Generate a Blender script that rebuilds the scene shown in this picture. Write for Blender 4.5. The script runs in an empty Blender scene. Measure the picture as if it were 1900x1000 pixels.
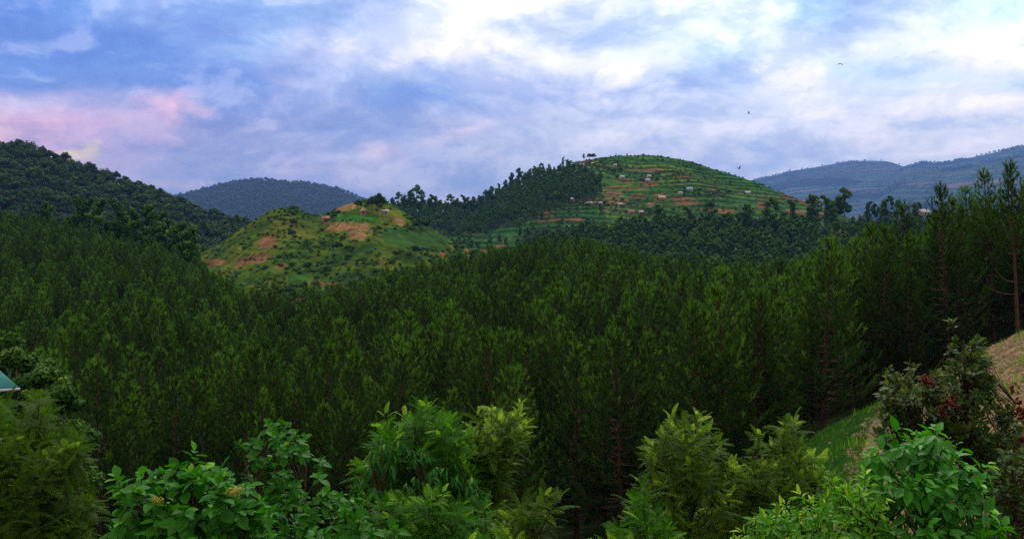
import bpy, math, random
import numpy as np
from mathutils import Vector, Matrix

random.seed(7)
RNG = np.random.default_rng(11)
scene = bpy.context.scene
COL = scene.collection
F, CX, HY = 1645.0, 950.0, 470.0      # focal length, centre column and horizon row of the photograph (1900 px wide)
CZ = 30.0                              # camera height above the valley datum


def lin(c):
    o = []
    for v in c[:3]:
        v = v / 255.0
        o.append(v / 12.92 if v <= 0.04045 else ((v + 0.055) / 1.055) ** 2.4)
    return (o[0], o[1], o[2], 1.0)


# ------------------------------------------------------------------ camera
cam_d = bpy.data.cameras.new('camera')
cam = bpy.data.objects.new('camera', cam_d)
COL.objects.link(cam)
cam.location = (0, 0, CZ)
cam.rotation_euler = (math.radians(90), 0, 0)
cam_d.sensor_width = 36.0
cam_d.lens = F / 1900.0 * 36.0
cam_d.shift_y = -30.0 / 1900.0
cam_d.clip_start = 0.1
cam_d.clip_end = 30000
scene.camera = cam

# ------------------------------------------------------------------ exposure / sampling
scene.view_settings.view_transform = 'Standard'
scene.view_settings.look = 'None'
scene.view_settings.exposure = 0.64
scene.view_settings.gamma = 1.0
scene.view_settings.use_curve_mapping = False
scene.render.engine = 'CYCLES'
cy = scene.cycles
cy.use_denoising = False
cy.use_adaptive_sampling = False
cy.denoiser = 'OPENIMAGEDENOISE'
cy.denoising_input_passes = 'RGB_ALBEDO_NORMAL'
cy.denoising_prefilter = 'ACCURATE'
cy.max_bounces = 5
cy.diffuse_bounces = 2
cy.glossy_bounces = 1
cy.transmission_bounces = 3
cy.volume_bounces = 0
cy.transparent_max_bounces = 8
cy.caustics_reflective = False
cy.caustics_refractive = False
cy.sample_clamp_indirect = 1.5
cy.sample_clamp_direct = 3.0
cy.pixel_filter_type = 'BLACKMAN_HARRIS'
cy.filter_width = 1.5

# ------------------------------------------------------------------ sun (veiled by cloud, high ahead)
SUN_EL, SUN_AZ = math.radians(52), math.radians(10)     # azimuth from +Y towards +X
sun_d = bpy.data.lights.new('sun', 'SUN')
sun_d.energy = 1.5
sun_d.angle = math.radians(14)
sun_d.color = (1.0, 0.95, 0.86)
sun = bpy.data.objects.new('sun', sun_d)
COL.objects.link(sun)
sdir = Vector((math.sin(SUN_AZ) * math.cos(SUN_EL), math.cos(SUN_AZ) * math.cos(SUN_EL), math.sin(SUN_EL)))
sun.rotation_euler = sdir.to_track_quat('Z', 'Y').to_euler()
sun.location = sdir * 500

# ------------------------------------------------------------------ sky
world = bpy.data.worlds.new('World')
scene.world = world
world.use_nodes = True
wt = world.node_tree
wt.nodes.clear()


class NT:
    """small node-building helper"""
    def __init__(self, t): self.t = t
    def n(self, kind, **kw):
        nd = self.t.nodes.new(kind)
        for k, v in kw.items(): setattr(nd, k, v)
        return nd
    def put(self, sock, v):
        if isinstance(v, bpy.types.NodeSocket): self.t.links.new(v, sock)
        elif v is not None: sock.default_value = v
    def m(self, op, a, b=None, c=None, clamp=False):
        nd = self.n('ShaderNodeMath', operation=op, use_clamp=clamp)
        for s, v in zip(nd.inputs, (a, b, c)): self.put(s, v)
        return nd.outputs[0]
    def vm(self, op, a, b=None, out=0):
        nd = self.n('ShaderNodeVectorMath', operation=op)
        self.put(nd.inputs[0], a)
        if b is not None: self.put(nd.inputs[1], b)
        return nd.outputs[out]
    def mr(self, v, a, b, c=0.0, d=1.0, smooth=True):
        nd = self.n('ShaderNodeMapRange', interpolation_type='SMOOTHSTEP' if smooth else 'LINEAR')
        for i, x in enumerate((v, a, b, c, d)): self.put(nd.inputs[i], x)
        return nd.outputs[0]
    def mix(self, f, a, b, blend='MIX'):
        nd = self.n('ShaderNodeMix', data_type='RGBA', blend_type=blend)
        nd.clamp_factor = True
        self.put(nd.inputs[0], f); self.put(nd.inputs[6], a); self.put(nd.inputs[7], b)
        return nd.outputs[2]
    def noise(self, vec, scale, detail=4, rough=0.5, dist=0.0, lac=2.0):
        nd = self.n('ShaderNodeTexNoise')
        if vec is not None: self.put(nd.inputs['Vector'], vec)
        nd.inputs['Scale'].default_value = scale
        nd.inputs['Detail'].default_value = detail
        nd.inputs['Roughness'].default_value = rough
        nd.inputs['Lacunarity'].default_value = lac
        nd.inputs['Distortion'].default_value = dist
        return nd


world.cycles.sampling_method = 'MANUAL'
world.cycles.sample_map_resolution = 512
w = NT(wt)
gen = w.n('ShaderNodeTexCoord').outputs['Generated']
sep = w.n('ShaderNodeSeparateXYZ'); w.put(sep.inputs[0], gen)
dx, dy, dz = sep.outputs
horiz = w.m('SQRT', w.m('ADD', w.m('MULTIPLY', dx, dx), w.m('MULTIPLY', dy, dy)))
az0 = w.m('ARCTAN2', dx, dy)
te0 = w.m('DIVIDE', dz, w.m('MAXIMUM', horiz, 0.05))
azc = w.m('MINIMUM', w.m('ABSOLUTE', az0), 0.6)
te0 = w.m('DIVIDE', te0, w.m('COSINE', azc))
stretch = w.vm('MULTIPLY', gen, (1.0, 1.0, 2.1))
wn = w.noise(stretch, 3.2, 6, 0.58)
ws = w.n('ShaderNodeSeparateColor'); w.put(ws.inputs[0], wn.outputs['Color'])
az = w.m('ADD', az0, w.m('MULTIPLY', w.m('SUBTRACT', ws.outputs[0], 0.5), 0.20))
te = w.m('ADD', te0, w.m('MULTIPLY', w.m('SUBTRACT', ws.outputs[1], 0.5), 0.12))
azpos = w.m('ADD', w.m('DIVIDE', az, 2 * math.pi), 0.5)
B1 = (205, 208, 214)      # what the cloud cover goes on to be behind the viewer
ROWS = [
    (400, [(0, 210, 175, 190), (320, 205, 178, 195), (480, 165, 165, 195), (600, 178, 174, 205), (720, 188, 184, 212), (840, 198, 192, 218), (960, 198, 197, 222), (1080, 205, 207, 232), (1400, 220, 224, 243), (1900, 226, 229, 246)]),
    (345, [(0, 220, 170, 195), (120, 225, 185, 180), (200, 190, 165, 200), (280, 185, 168, 198), (360, 158, 157, 196), (480, 158, 160, 196), (540, 200, 186, 212), (620, 165, 167, 205), (690, 182, 178, 210), (780, 158, 164, 206), (840, 165, 172, 210), (960, 182, 187, 220), (1080, 200, 204, 231), (1200, 205, 208, 234), (1320, 206, 211, 236), (1440, 216, 223, 243), (1560, 224, 228, 245), (1900, 229, 231, 246)]),
    (300, [(0, 222, 172, 198), (110, 200, 164, 205), (200, 192, 164, 206), (280, 178, 160, 204), (360, 156, 155, 202), (480, 152, 156, 202), (560, 172, 168, 208), (620, 150, 155, 205), (690, 175, 172, 210), (760, 138, 152, 205), (860, 158, 168, 210), (960, 172, 181, 220), (1080, 200, 204, 232), (1200, 205, 209, 235), (1320, 205, 211, 237), (1440, 214, 221, 243), (1560, 222, 226, 244), (1680, 227, 229, 246), (1900, 231, 233, 247)]),
    (250, [(0, 222, 172, 202), (120, 203, 165, 210), (240, 190, 164, 212), (300, 196, 166, 210), (380, 155, 152, 205), (480, 146, 152, 206), (600, 122, 144, 207), (720, 122, 145, 207), (800, 160, 168, 214), (860, 182, 186, 222), (960, 165, 178, 222), (1080, 200, 206, 235), (1200, 205, 211, 238), (1320, 204, 212, 240), (1440, 212, 221, 244), (1560, 219, 225, 245), (1680, 227, 230, 246), (1900, 233, 235, 249)]),
    (200, [(0, 168, 160, 212), (120, 166, 160, 212), (240, 158, 156, 212), (310, 212, 178, 215), (365, 130, 145, 208), (420, 66, 112, 200), (480, 120, 138, 206), (600, 118, 143, 210), (720, 88, 134, 212), (840, 98, 143, 218), (930, 170, 185, 232), (1080, 185, 198, 238), (1200, 205, 215, 244), (1320, 188, 207, 243), (1440, 212, 223, 246), (1560, 200, 218, 247), (1680, 214, 225, 247), (1800, 238, 240, 250), (1900, 240, 242, 251)]),
    (150, [(0, 70, 120, 210), (120, 74, 120, 208), (240, 72, 122, 210), (360, 55, 106, 205), (480, 66, 116, 208), (560, 110, 145, 218), (640, 120, 152, 222), (720, 140, 168, 226), (840, 120, 158, 225), (930, 200, 208, 240), (1080, 196, 209, 243), (1200, 182, 202, 243), (1320, 180, 205, 244), (1440, 230, 240, 251), (1560, 182, 216, 248), (1680, 205, 228, 250), (1800, 214, 230, 250), (1900, 205, 230, 250)]),
    (90, [(0, 66, 126, 216), (120, 60, 120, 216), (190, 62, 124, 214), (260, 80, 136, 220), (360, 112, 152, 225), (470, 118, 160, 228), (560, 170, 186, 231), (640, 182, 195, 235), (720, 168, 187, 234), (840, 212, 222, 246), (960, 236, 240, 252), (1080, 220, 230, 250), (1200, 203, 221, 249), (1290, 178, 212, 247), (1360, 178, 214, 247), (1440, 232, 244, 253), (1560, 222, 236, 251), (1680, 225, 238, 251), (1800, 252, 252, 254), (1900, 245, 250, 254)]),
    (20, [(0, 42, 112, 214), (120, 66, 128, 219), (240, 118, 154, 225), (360, 113, 158, 228), (480, 115, 160, 228), (600, 130, 165, 228), (720, 165, 186, 235), (820, 195, 212, 245), (900, 246, 249, 255), (1000, 255, 255, 255), (1080, 250, 252, 255), (1180, 210, 230, 250), (1320, 226, 242, 252), (1440, 222, 245, 254), (1500, 180, 225, 250), (1590, 186, 212, 248), (1680, 226, 241, 252), (1800, 210, 242, 252), (1900, 206, 244, 252)]),
    (-420, [(0, 130, 160, 216), (480, 175, 192, 226), (900, 240, 242, 248), (1100, 245, 245, 250), (1440, 222, 232, 246), (1900, 205, 222, 244)]),
    (-3000, [(0, 232, 232, 234), (950, 246, 244, 240), (1900, 238, 238, 238)]),
]


def ramp_row(stops):
    nd = w.n('ShaderNodeValToRGB')
    w.put(nd.inputs[0], azpos)
    cr = nd.color_ramp
    cr.interpolation = 'EASE'
    back = B1
    st = [(0.0, back), (0.2, back)]
    st += [(math.atan((s[0] - CX) / F) / (2 * math.pi) + 0.5, s[1:]) for s in stops]
    st += [(0.8, back), (1.0, back)]
    while len(cr.elements) < len(st): cr.elements.new(0.5)
    for e, (p, c) in zip(cr.elements, sorted(st, key=lambda q: q[0])):
        e.position = p
        e.color = lin(c) if not (c[0] > c[2] - 12 and c[0] > 155 and p < .47) else lin((min(255, c[0] + 16), c[1], c[2] - 8))
    return nd.outputs[0]


sky = None
prev = None
for py, stops in ROWS:
    t = (HY - py) / F
    r = ramp_row(stops)
    sky = r if sky is None else w.mix(w.mr(te, prev, t), sky, r)
    prev = t
# wisps and billows: fractal cover and rounded heads, lit from their upper side
wc = w.vm('SUBTRACT', wn.outputs['Color'], (.5, .5, .5))
bil = w.vm('ADD', w.vm('MULTIPLY', gen, (1.0, 1.0, 1.9)), w.vm('MULTIPLY', wc, (.16, .16, .16)))


def billow(vec):
    vo = w.n('ShaderNodeTexVoronoi', voronoi_dimensions='3D', feature='F1')
    w.put(vo.inputs['Vector'], vec)
    vo.inputs['Scale'].default_value = 9.0
    vo.inputs['Detail'].default_value = 4.0
    vo.inputs['Roughness'].default_value = 0.55
    vo.inputs['Lacunarity'].default_value = 2.2
    vo.normalize = True
    return vo.outputs['Distance']


n1 = w.noise(bil, 6.5, 9, 0.60, 0.0).outputs[0]
n1b = w.noise(w.vm('ADD', bil, (-0.010, 0.0, 0.034)), 6.5, 9, 0.60, 0.0).outputs[0]
bip = w.vm('ADD', w.vm('MULTIPLY', gen, (1.0, 1.0, 1.35)), w.vm('MULTIPLY', wc, (.14, .14, .14)))
v1 = billow(bip)
v1b = billow(w.vm('ADD', bip, (-0.010, 0.0, 0.024)))
puff = w.m('SUBTRACT', v1b, v1)
relief = w.m('ADD', w.m('SUBTRACT', n1, n1b), w.m('MULTIPLY', puff, 0.55))
n2 = w.noise(w.vm('ADD', w.vm('MULTIPLY', gen, (1.0, 1.0, 3.2)), (3.1, 1.7, .4)), 4.2, 7, 0.54, 0.3).outputs[0]
dark = w.mr(n2, 0.47, 0.66)
lite = w.mr(n2, 0.50, 0.33)
sky = w.mix(w.m('MULTIPLY', dark, 0.68), sky, w.mix(1.0, sky, (0.44, 0.58, 0.84, 1), 'MULTIPLY'))
sky = w.mix(w.m('MULTIPLY', lite, 0.26), sky, w.mix(0.6, sky, (0.86, 0.84, 0.97, 1)))
# individual cloud heads: (px, py, rx, ry, tilt, colour, strength)
HEADS = [
    (1150, 140, 46, 34, 25, (238, 242, 253), .9), (1216, 178, 40, 30, 15, (230, 236, 251), .8), (1085, 190, 70, 38, 12, (205, 213, 242), .6),
    (1460, 146, 58, 40, -8, (243, 246, 254), .85), (1325, 68, 44, 18, -10, (240, 246, 254), .7), (1300, 175, 28, 14, 0, (222, 230, 250), .6),
    (150, 284, 26, 17, 20, (255, 226, 120), .849), (120, 262, 24, 8, 0, (240, 190, 185), .8), (20, 245, 36, 12, 0, (245, 190, 200), .7),
    (705, 284, 40, 22, 10, (224, 194, 216), .75), (535, 312, 26, 20, 70, (224, 204, 222), .7), (620, 318, 70, 20, 5, (200, 188, 216), .6),
    (855, 248, 66, 15, 18, (224, 206, 228), .8), (310, 196, 60, 16, -14, (226, 184, 218), .7), (235, 222, 46, 14, 8, (222, 178, 214), .6),
    (590, 70, 48, 22, 20, (196, 205, 238), .7), (730, 122, 40, 16, -10, (214, 220, 244), .6), (265, 40, 24, 10, 0, (140, 170, 228), .6),
    (460, 95, 60, 10, -6, (150, 175, 230), .6), (520, 152, 40, 12, -20, (165, 172, 224), .6), (595, 208, 48, 10, 20, (160, 165, 216), .6),
    (420, 150, 60, 22, 0, (52, 104, 200), .6), (770, 172, 110, 16, -8, (82, 132, 212), .6), (890, 205, 70, 12, -5, (90, 136, 212), .6),
    (330, 345, 40, 12, 0, (228, 196, 196), .7), (1550, 18, 34, 14, 0, (160, 195, 244), .6), (1590, 135, 40, 22, 0, (170, 212, 248), .5),
]
hn = w.noise(bip, 24.0, 7, 0.60, 0.0).outputs[0]
hnc = w.m('ADD', w.m('MULTIPLY', w.m('SUBTRACT', hn, 0.5), 4.6), w.m('MULTIPLY', w.m('SUBTRACT', 0.42, v1), 2.6))
for (px, py, rx, ry, tilt, colr, stg) in HEADS:
    a0 = math.atan((px - CX) / F)
    t0 = (HY - py) / F
    ca, sa = math.cos(math.radians(tilt)), math.sin(math.radians(tilt))
    ddx = w.m('SUBTRACT', az0, a0)
    ddy = w.m('SUBTRACT', te0, t0)
    u = w.m('ADD', w.m('MULTIPLY', ddx, ca * F / rx), w.m('MULTIPLY', ddy, sa * F / rx))
    v = w.m('ADD', w.m('MULTIPLY', ddx, -sa * F / ry), w.m('MULTIPLY', ddy, ca * F / ry))
    r2 = w.m('ADD', w.m('MULTIPLY', u, u), w.m('MULTIPLY', v, v))
    msk = w.m('MULTIPLY', w.mr(w.m('ADD', w.m('SUBTRACT', 1.0, w.m('MULTIPLY', r2, 0.7)), hnc), 0.1 if stg >= .84 else -.1, 1.25 if stg >= .85 else 1.5 if stg > .84 else 2.1, 0.0, stg), w.mr(v, -1.5, 0.1))
    sky = w.mix(msk, sky, lin(colr))
thick = w.mr(n1, 0.34, 0.56)
bright = w.m('MULTIPLY', w.mr(relief, -0.01, 0.13), thick)
sky = w.mix(w.m('MULTIPLY', bright, 0.75), sky, w.mix(0.22, w.mix(1.0, sky, (1.42, 1.32, 1.20, 1), 'MULTIPLY'), (0.95, 0.92, 1.0, 1)))
shade = w.mr(relief, 0.02, -0.13)
sky = w.mix(w.m('MULTIPLY', shade, 0.75), sky, w.mix(1.0, sky, (0.54, 0.66, 0.88, 1), 'MULTIPLY'))
nish = w.n('ShaderNodeTexSky', sky_type='NISHITA')
nish.sun_disc = False
nish.sun_elevation = SUN_EL
nish.sun_rotation = SUN_AZ
nish.altitude = 1800
bg1 = w.n('ShaderNodeBackground'); w.put(bg1.inputs[0], nish.outputs[0]); bg1.inputs[1].default_value = 0.1
bg2 = w.n('ShaderNodeBackground'); hs = w.n('ShaderNodeHueSaturation'); hs.inputs['Saturation'].default_value = 0.90; w.put(hs.inputs['Color'], sky); w.put(bg2.inputs[0], w.mix(1.0, hs.outputs[0], (1.12, 1.03, .90, 1), 'MULTIPLY')); bg2.inputs[1].default_value = 1.03
ms = w.n('ShaderNodeMixShader'); ms.inputs[0].default_value = 0.93
wt.links.new(bg1.outputs[0], ms.inputs[1]); wt.links.new(bg2.outputs[0], ms.inputs[2])
wo = w.n('ShaderNodeOutputWorld'); wt.links.new(ms.outputs[0], wo.inputs[0])

# ================================================================== helpers
def P(px, py, d):
    return Vector(((px - CX) / F * d, d, CZ + (HY - py) / F * d))


def mk_mesh(name, verts, tris=None, quads=None, mats=(), attrs=None, mat_idx=None, smooth=False):
    me = bpy.data.meshes.new(name)
    verts = np.asarray(verts, np.float32).reshape(-1, 3)
    nt = 0 if tris is None else len(tris)
    nq = 0 if quads is None else len(quads)
    me.vertices.add(len(verts)); me.vertices.foreach_set('co', verts.ravel())
    parts = []
    if nq: parts.append(np.asarray(quads, np.int32).ravel())
    if nt: parts.append(np.asarray(tris, np.int32).ravel())
    li = np.concatenate(parts)
    me.loops.add(len(li)); me.loops.foreach_set('vertex_index', li)
    tot = np.concatenate([np.full(nq, 4, np.int32), np.full(nt, 3, np.int32)])
    st = np.concatenate([[0], np.cumsum(tot)[:-1]]).astype(np.int32)
    me.polygons.add(nq + nt)
    me.polygons.foreach_set('loop_start', st)
    if smooth: me.polygons.foreach_set('use_smooth', np.ones(nq + nt, bool))
    if mat_idx is not None: me.polygons.foreach_set('material_index', np.asarray(mat_idx, np.int32))
    for m in mats: me.materials.append(m)
    me.update(calc_edges=True)
    me.validate()
    for k, a in (attrs or {}).items():
        a = np.asarray(a, np.float32)
        if a.ndim == 1:
            at = me.attributes.new(k, 'FLOAT', 'POINT'); at.data.foreach_set('value', a)
        else:
            if a.shape[1] == 3: a = np.c_[a, np.ones(len(a), np.float32)]
            at = me.attributes.new(k, 'FLOAT_COLOR', 'POINT'); at.data.foreach_set('color', a.astype(np.float32).ravel())
    return me


def obj(name, me, parent=None, loc=None, kind=None):
    o = bpy.data.objects.new(name, me)
    COL.objects.link(o)
    if parent is not None: o.parent = parent
    if loc is not None: o.location = loc
    if kind: o['kind'] = kind
    return o


def tag(o, label, cat, group=None):
    o['label'] = label
    o['category'] = cat
    if group: o['group'] = group
    return o


def empty(name, loc, label, cat, group=None):
    o = bpy.data.objects.new(name, None)
    o.empty_display_size = 0.3
    COL.objects.link(o)
    o.location = loc
    return tag(o, label, cat, group)


class MB:
    """mesh builder collecting verts, tris and quads with a per-point tint"""
    def __init__(s): s.v, s.t, s.q, s.a, s.mt, s.mq, s.n = [], [], [], [], [], [], 0
    def add(s, v, tris=None, quads=None, tint=0.0, mat=0):
        v = np.asarray(v, float).reshape(-1, 3)
        s.v.append(v)
        s.a.append(np.full(len(v), tint) if np.isscalar(tint) else np.asarray(tint))
        if tris is not None and len(tris): s.t.append(np.asarray(tris) + s.n); s.mt.append(np.full(len(tris), mat))
        if quads is not None and len(quads): s.q.append(np.asarray(quads) + s.n); s.mq.append(np.full(len(quads), mat))
        s.n += len(v)
        return s
    def tube(s, pts, rad, sides=5, tint=0.0, mat=0):
        pts = [Vector(p) for p in pts]
        k = len(pts)
        vs = []
        for i, p in enumerate(pts):
            d = (pts[min(i + 1, k - 1)] - pts[max(i - 1, 0)]).normalized()
            up = Vector((0, 1, 0)) if abs(d.y) < 0.9 else Vector((1, 0, 0))
            x = d.cross(up).normalized(); y = x.cross(d)
            for j in range(sides):
                a = 2 * math.pi * j / sides
                vs.append(p + (x * math.cos(a) + y * math.sin(a)) * rad[i])
        q = [(i * sides + j, i * sides + (j + 1) % sides, (i + 1) * sides + (j + 1) % sides, (i + 1) * sides + j)
             for i in range(k - 1) for j in range(sides)]
        return s.add([tuple(v) for v in vs], None, q, tint, mat)
    def box(s, c, h, tint=0.0, mat=0):
        x, y, z = c; a, b, e = h
        v = [(x + i * a, y + j * b, z + k * e) for k in (-1, 1) for j in (-1, 1) for i in (-1, 1)]
        q = [(0, 2, 3, 1), (4, 5, 7, 6), (0, 1, 5, 4), (2, 6, 7, 3), (0, 4, 6, 2), (1, 3, 7, 5)]
        return s.add(v, None, q, tint, mat)
    def mesh(s, name, mats, smooth=False):
        t = np.concatenate(s.t) if s.t else None
        q = np.concatenate(s.q) if s.q else None
        mi = np.concatenate((s.mq if s.mq else []) + (s.mt if s.mt else []))
        return mk_mesh(name, np.concatenate(s.v), t, q, mats, {'tint': np.concatenate(s.a)}, mi, smooth)


def frames(dirs, nh):
    d = dirs / np.linalg.norm(dirs, axis=1, keepdims=True)
    x = np.cross(d, nh)
    l = np.linalg.norm(x, axis=1, keepdims=True)
    x = np.where(l < 1e-4, np.array([[1.0, 0, 0]]), x / np.maximum(l, 1e-6))
    z = np.cross(x, d)
    return np.stack([x, d, z], axis=2)


def batch(bv, bt, R, pos, scale):
    """copies of a base mesh: bv (k,3), bt (m,3), R (n,3,3), pos (n,3), scale (n,)"""
    v = np.einsum('nij,kj->nki', R, bv) * scale[:, None, None] + pos[:, None, :]
    n, k = len(pos), len(bv)
    t = (bt[None] + (np.arange(n) * k)[:, None, None]).reshape(-1, 3)
    return v.reshape(-1, 3), t


def vnoise(x, y, seed=0, octaves=4, lac=2.0, gain=0.5):
    """value-noise fbm on numpy arrays, about -1..1"""
    x = np.asarray(x, float); y = np.asarray(y, float)
    out = np.zeros(np.broadcast(x, y).shape); amp, tot = 1.0, 0.0
    for o in range(octaves):
        xi, yi = np.floor(x).astype(np.int64), np.floor(y).astype(np.int64)
        fx, fy = x - xi, y - yi
        fx, fy = fx * fx * (3 - 2 * fx), fy * fy * (3 - 2 * fy)
        def h(a, b):
            k = (a * 374761393 + b * 668265263 + (seed + o * 17) * 974634777) & 0x7fffffff
            k = ((k ^ (k >> 13)) * 1274126177) & 0x7fffffff
            k = k ^ (k >> 16)
            return (k & 0xffff) / 32767.5 - 1.0
        n = (h(xi, yi) * (1 - fx) + h(xi + 1, yi) * fx) * (1 - fy) + (h(xi, yi + 1) * (1 - fx) + h(xi + 1, yi + 1) * fx) * fy
        out += n * amp; tot += amp
        amp *= gain; x = x * lac + 13.7; y = y * lac + 7.3
    return out / tot


def sstep(a, b, x):
    t = np.clip((np.asarray(x, float) - a) / (b - a), 0, 1)
    return t * t * (3 - 2 * t)


# ------------------------------------------------------------------ materials
def leaf_mat(name, ca, cb, cc=None, trans=0.28, rough=0.55, spec=0.25):
    """foliage: colour varies per object (or instance) and per leaf through the 'tint' attribute"""
    m = bpy.data.materials.new(name); m.use_nodes = True
    t = NT(m.node_tree); m.node_tree.nodes.clear()
    oi = t.n('ShaderNodeObjectInfo')
    at = t.n('ShaderNodeAttribute', attribute_name='tint')
    tint = at.outputs['Fac']
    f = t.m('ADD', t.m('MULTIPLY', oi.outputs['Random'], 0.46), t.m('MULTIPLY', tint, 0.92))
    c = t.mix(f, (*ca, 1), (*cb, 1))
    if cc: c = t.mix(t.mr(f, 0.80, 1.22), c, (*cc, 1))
    ns = t.noise(t.n('ShaderNodeTexCoord').outputs['Object'], 9.0, 2)
    c = t.mix(1.0, c, t.mix(ns.outputs[0], (0.72, 0.75, 0.7, 1), (1.25, 1.22, 1.2, 1)), 'MULTIPLY')
    b = t.n('ShaderNodeBsdfPrincipled')
    t.put(b.inputs['Base Color'], c); b.inputs['Roughness'].default_value = rough
    b.inputs['Specular IOR Level'].default_value = spec
    tr = t.n('ShaderNodeBsdfTranslucent')
    t.put(tr.inputs[0], t.mix(1.0, c, (1.15, 1.25, 0.6, 1), 'MULTIPLY'))
    mx = t.n('ShaderNodeMixShader'); mx.inputs[0].default_value = trans
    m.node_tree.links.new(b.outputs[0], mx.inputs[1]); m.node_tree.links.new(tr.outputs[0], mx.inputs[2])
    o = t.n('ShaderNodeOutputMaterial'); m.node_tree.links.new(mx.outputs[0], o.inputs[0])
    return m


def plain_mat(name, ca, cb, scale=3.0, rough=0.85, spec=0.2, bump=0.0, stretch=(1, 1, 1)):
    m = bpy.data.materials.new(name); m.use_nodes = True
    t = NT(m.node_tree)
    b = m.node_tree.nodes['Principled BSDF']
    tc = t.vm('MULTIPLY', t.n('ShaderNodeTexCoord').outputs['Object'], stretch)
    ns = t.noise(tc, scale, 5, 0.6)
    t.put(b.inputs['Base Color'], t.mix(t.mr(ns.outputs[0], 0.3, 0.7), (*ca, 1), (*cb, 1)))
    b.inputs['Roughness'].default_value = rough
    b.inputs['Specular IOR Level'].default_value = spec
    if bump:
        bp = t.n('ShaderNodeBump'); bp.inputs['Strength'].default_value = bump
        t.put(bp.inputs['Height'], ns.outputs[0]); t.put(b.inputs['Normal'], bp.outputs[0])
    return m


def ground_mat(name, scale, amt=0.5):
    """terrain: colour of the cover from the 'cover' attribute, broken up by grain at several sizes"""
    m = bpy.data.materials.new(name); m.use_nodes = True
    t = NT(m.node_tree)
    b = m.node_tree.nodes['Principled BSDF']
    at = t.n('ShaderNodeAttribute', attribute_name='cover')
    ob = t.n('ShaderNodeTexCoord').outputs['Object']
    a = t.noise(ob, scale, 8, 0.68)
    c = t.mix(1.0, at.outputs['Color'], t.mix(t.mr(a.outputs[0], 0.3, 0.7), (1 - amt, 1 - amt, 1 - amt, 1), (1 + amt, 1 + amt, 1 + amt, 1)), 'MULTIPLY')
    t.put(b.inputs['Base Color'], c)
    b.inputs['Roughness'].default_value = 0.95
    b.inputs['Specular IOR Level'].default_value = 0.0
    bp = t.n('ShaderNodeBump'); bp.inputs['Strength'].default_value = 0.6; bp.inputs['Distance'].default_value = 0.6 / scale
    t.put(bp.inputs['Height'], a.outputs[0]); t.put(b.inputs['Normal'], bp.outputs[0])
    return m


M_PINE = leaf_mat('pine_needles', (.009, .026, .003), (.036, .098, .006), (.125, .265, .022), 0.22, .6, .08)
M_PBARK = plain_mat('pine_bark', (.035, .018, .011), (.10, .046, .026), 6, stretch=(1, 1, .25))
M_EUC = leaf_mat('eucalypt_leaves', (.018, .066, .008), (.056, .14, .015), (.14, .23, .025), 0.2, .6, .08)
M_EBARK = plain_mat('pale_bark', (.10, .075, .055), (.22, .17, .12), 4, stretch=(1, 1, .25))
M_RAIN = leaf_mat('rainforest_leaves', (.016, .046, .006), (.050, .105, .010), (.11, .165, .022), 0.15, .6, .08)
M_BUSH = leaf_mat('bush_leaves', (.018, .060, .008), (.055, .135, .012), (.13, .20, .018), 0.2, .6, .08)
M_WATTLE = leaf_mat('wattle_fronds', (.022, .085, .005), (.085, .28, .010), (.36, .60, .050), 0.36, 0.6, .1)
M_OLIVE = leaf_mat('olive_fronds', (.032, .070, .005), (.105, .220, .010), (.38, .58, .055), 0.38, 0.6, .1)
M_BROAD = leaf_mat('broad_leaves', (.022, .125, .006), (.060, .27, .010), (.18, .44, .022), 0.34, 0.55, .15)
M_DROOP = leaf_mat('drooping_leaves', (.012, .10, .008), (.035, .20, .014), (.14, .30, .02), 0.25, 0.45, .25)
M_AVO = leaf_mat('long_leaves', (.024, .15, .006), (.070, .33, .010), (.24, .52, .03), 0.32, 0.5, .2)
M_LIME = leaf_mat('lime_leaves', (.040, .17, .006), (.13, .38, .010), (.40, .54, .03), 0.34, 0.5, .15)
M_RUST = leaf_mat('dark_small_leaves', (.026, .060, .008), (.060, .11, .012), (.15, .20, .025), 0.22, 0.55, .12)
M_RED = leaf_mat('crimson_bracts', (.07, .008, .009), (.15, .014, .014), None, 0.25)
M_YELLOW = leaf_mat('yellow_blossom', (.22, .20, .015), (.40, .36, .03), None, 0.2)
M_STEM = plain_mat('shrub_stems', (.045, .030, .016), (.10, .065, .035), 8)
M_GRASS = leaf_mat('grass_blades', (.020, .085, .010), (.045, .15, .016), (.09, .19, .03), 0.25)
M_STRAW = leaf_mat('dry_straw', (.14, .09, .04), (.32, .22, .11), None, 0.1)

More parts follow.
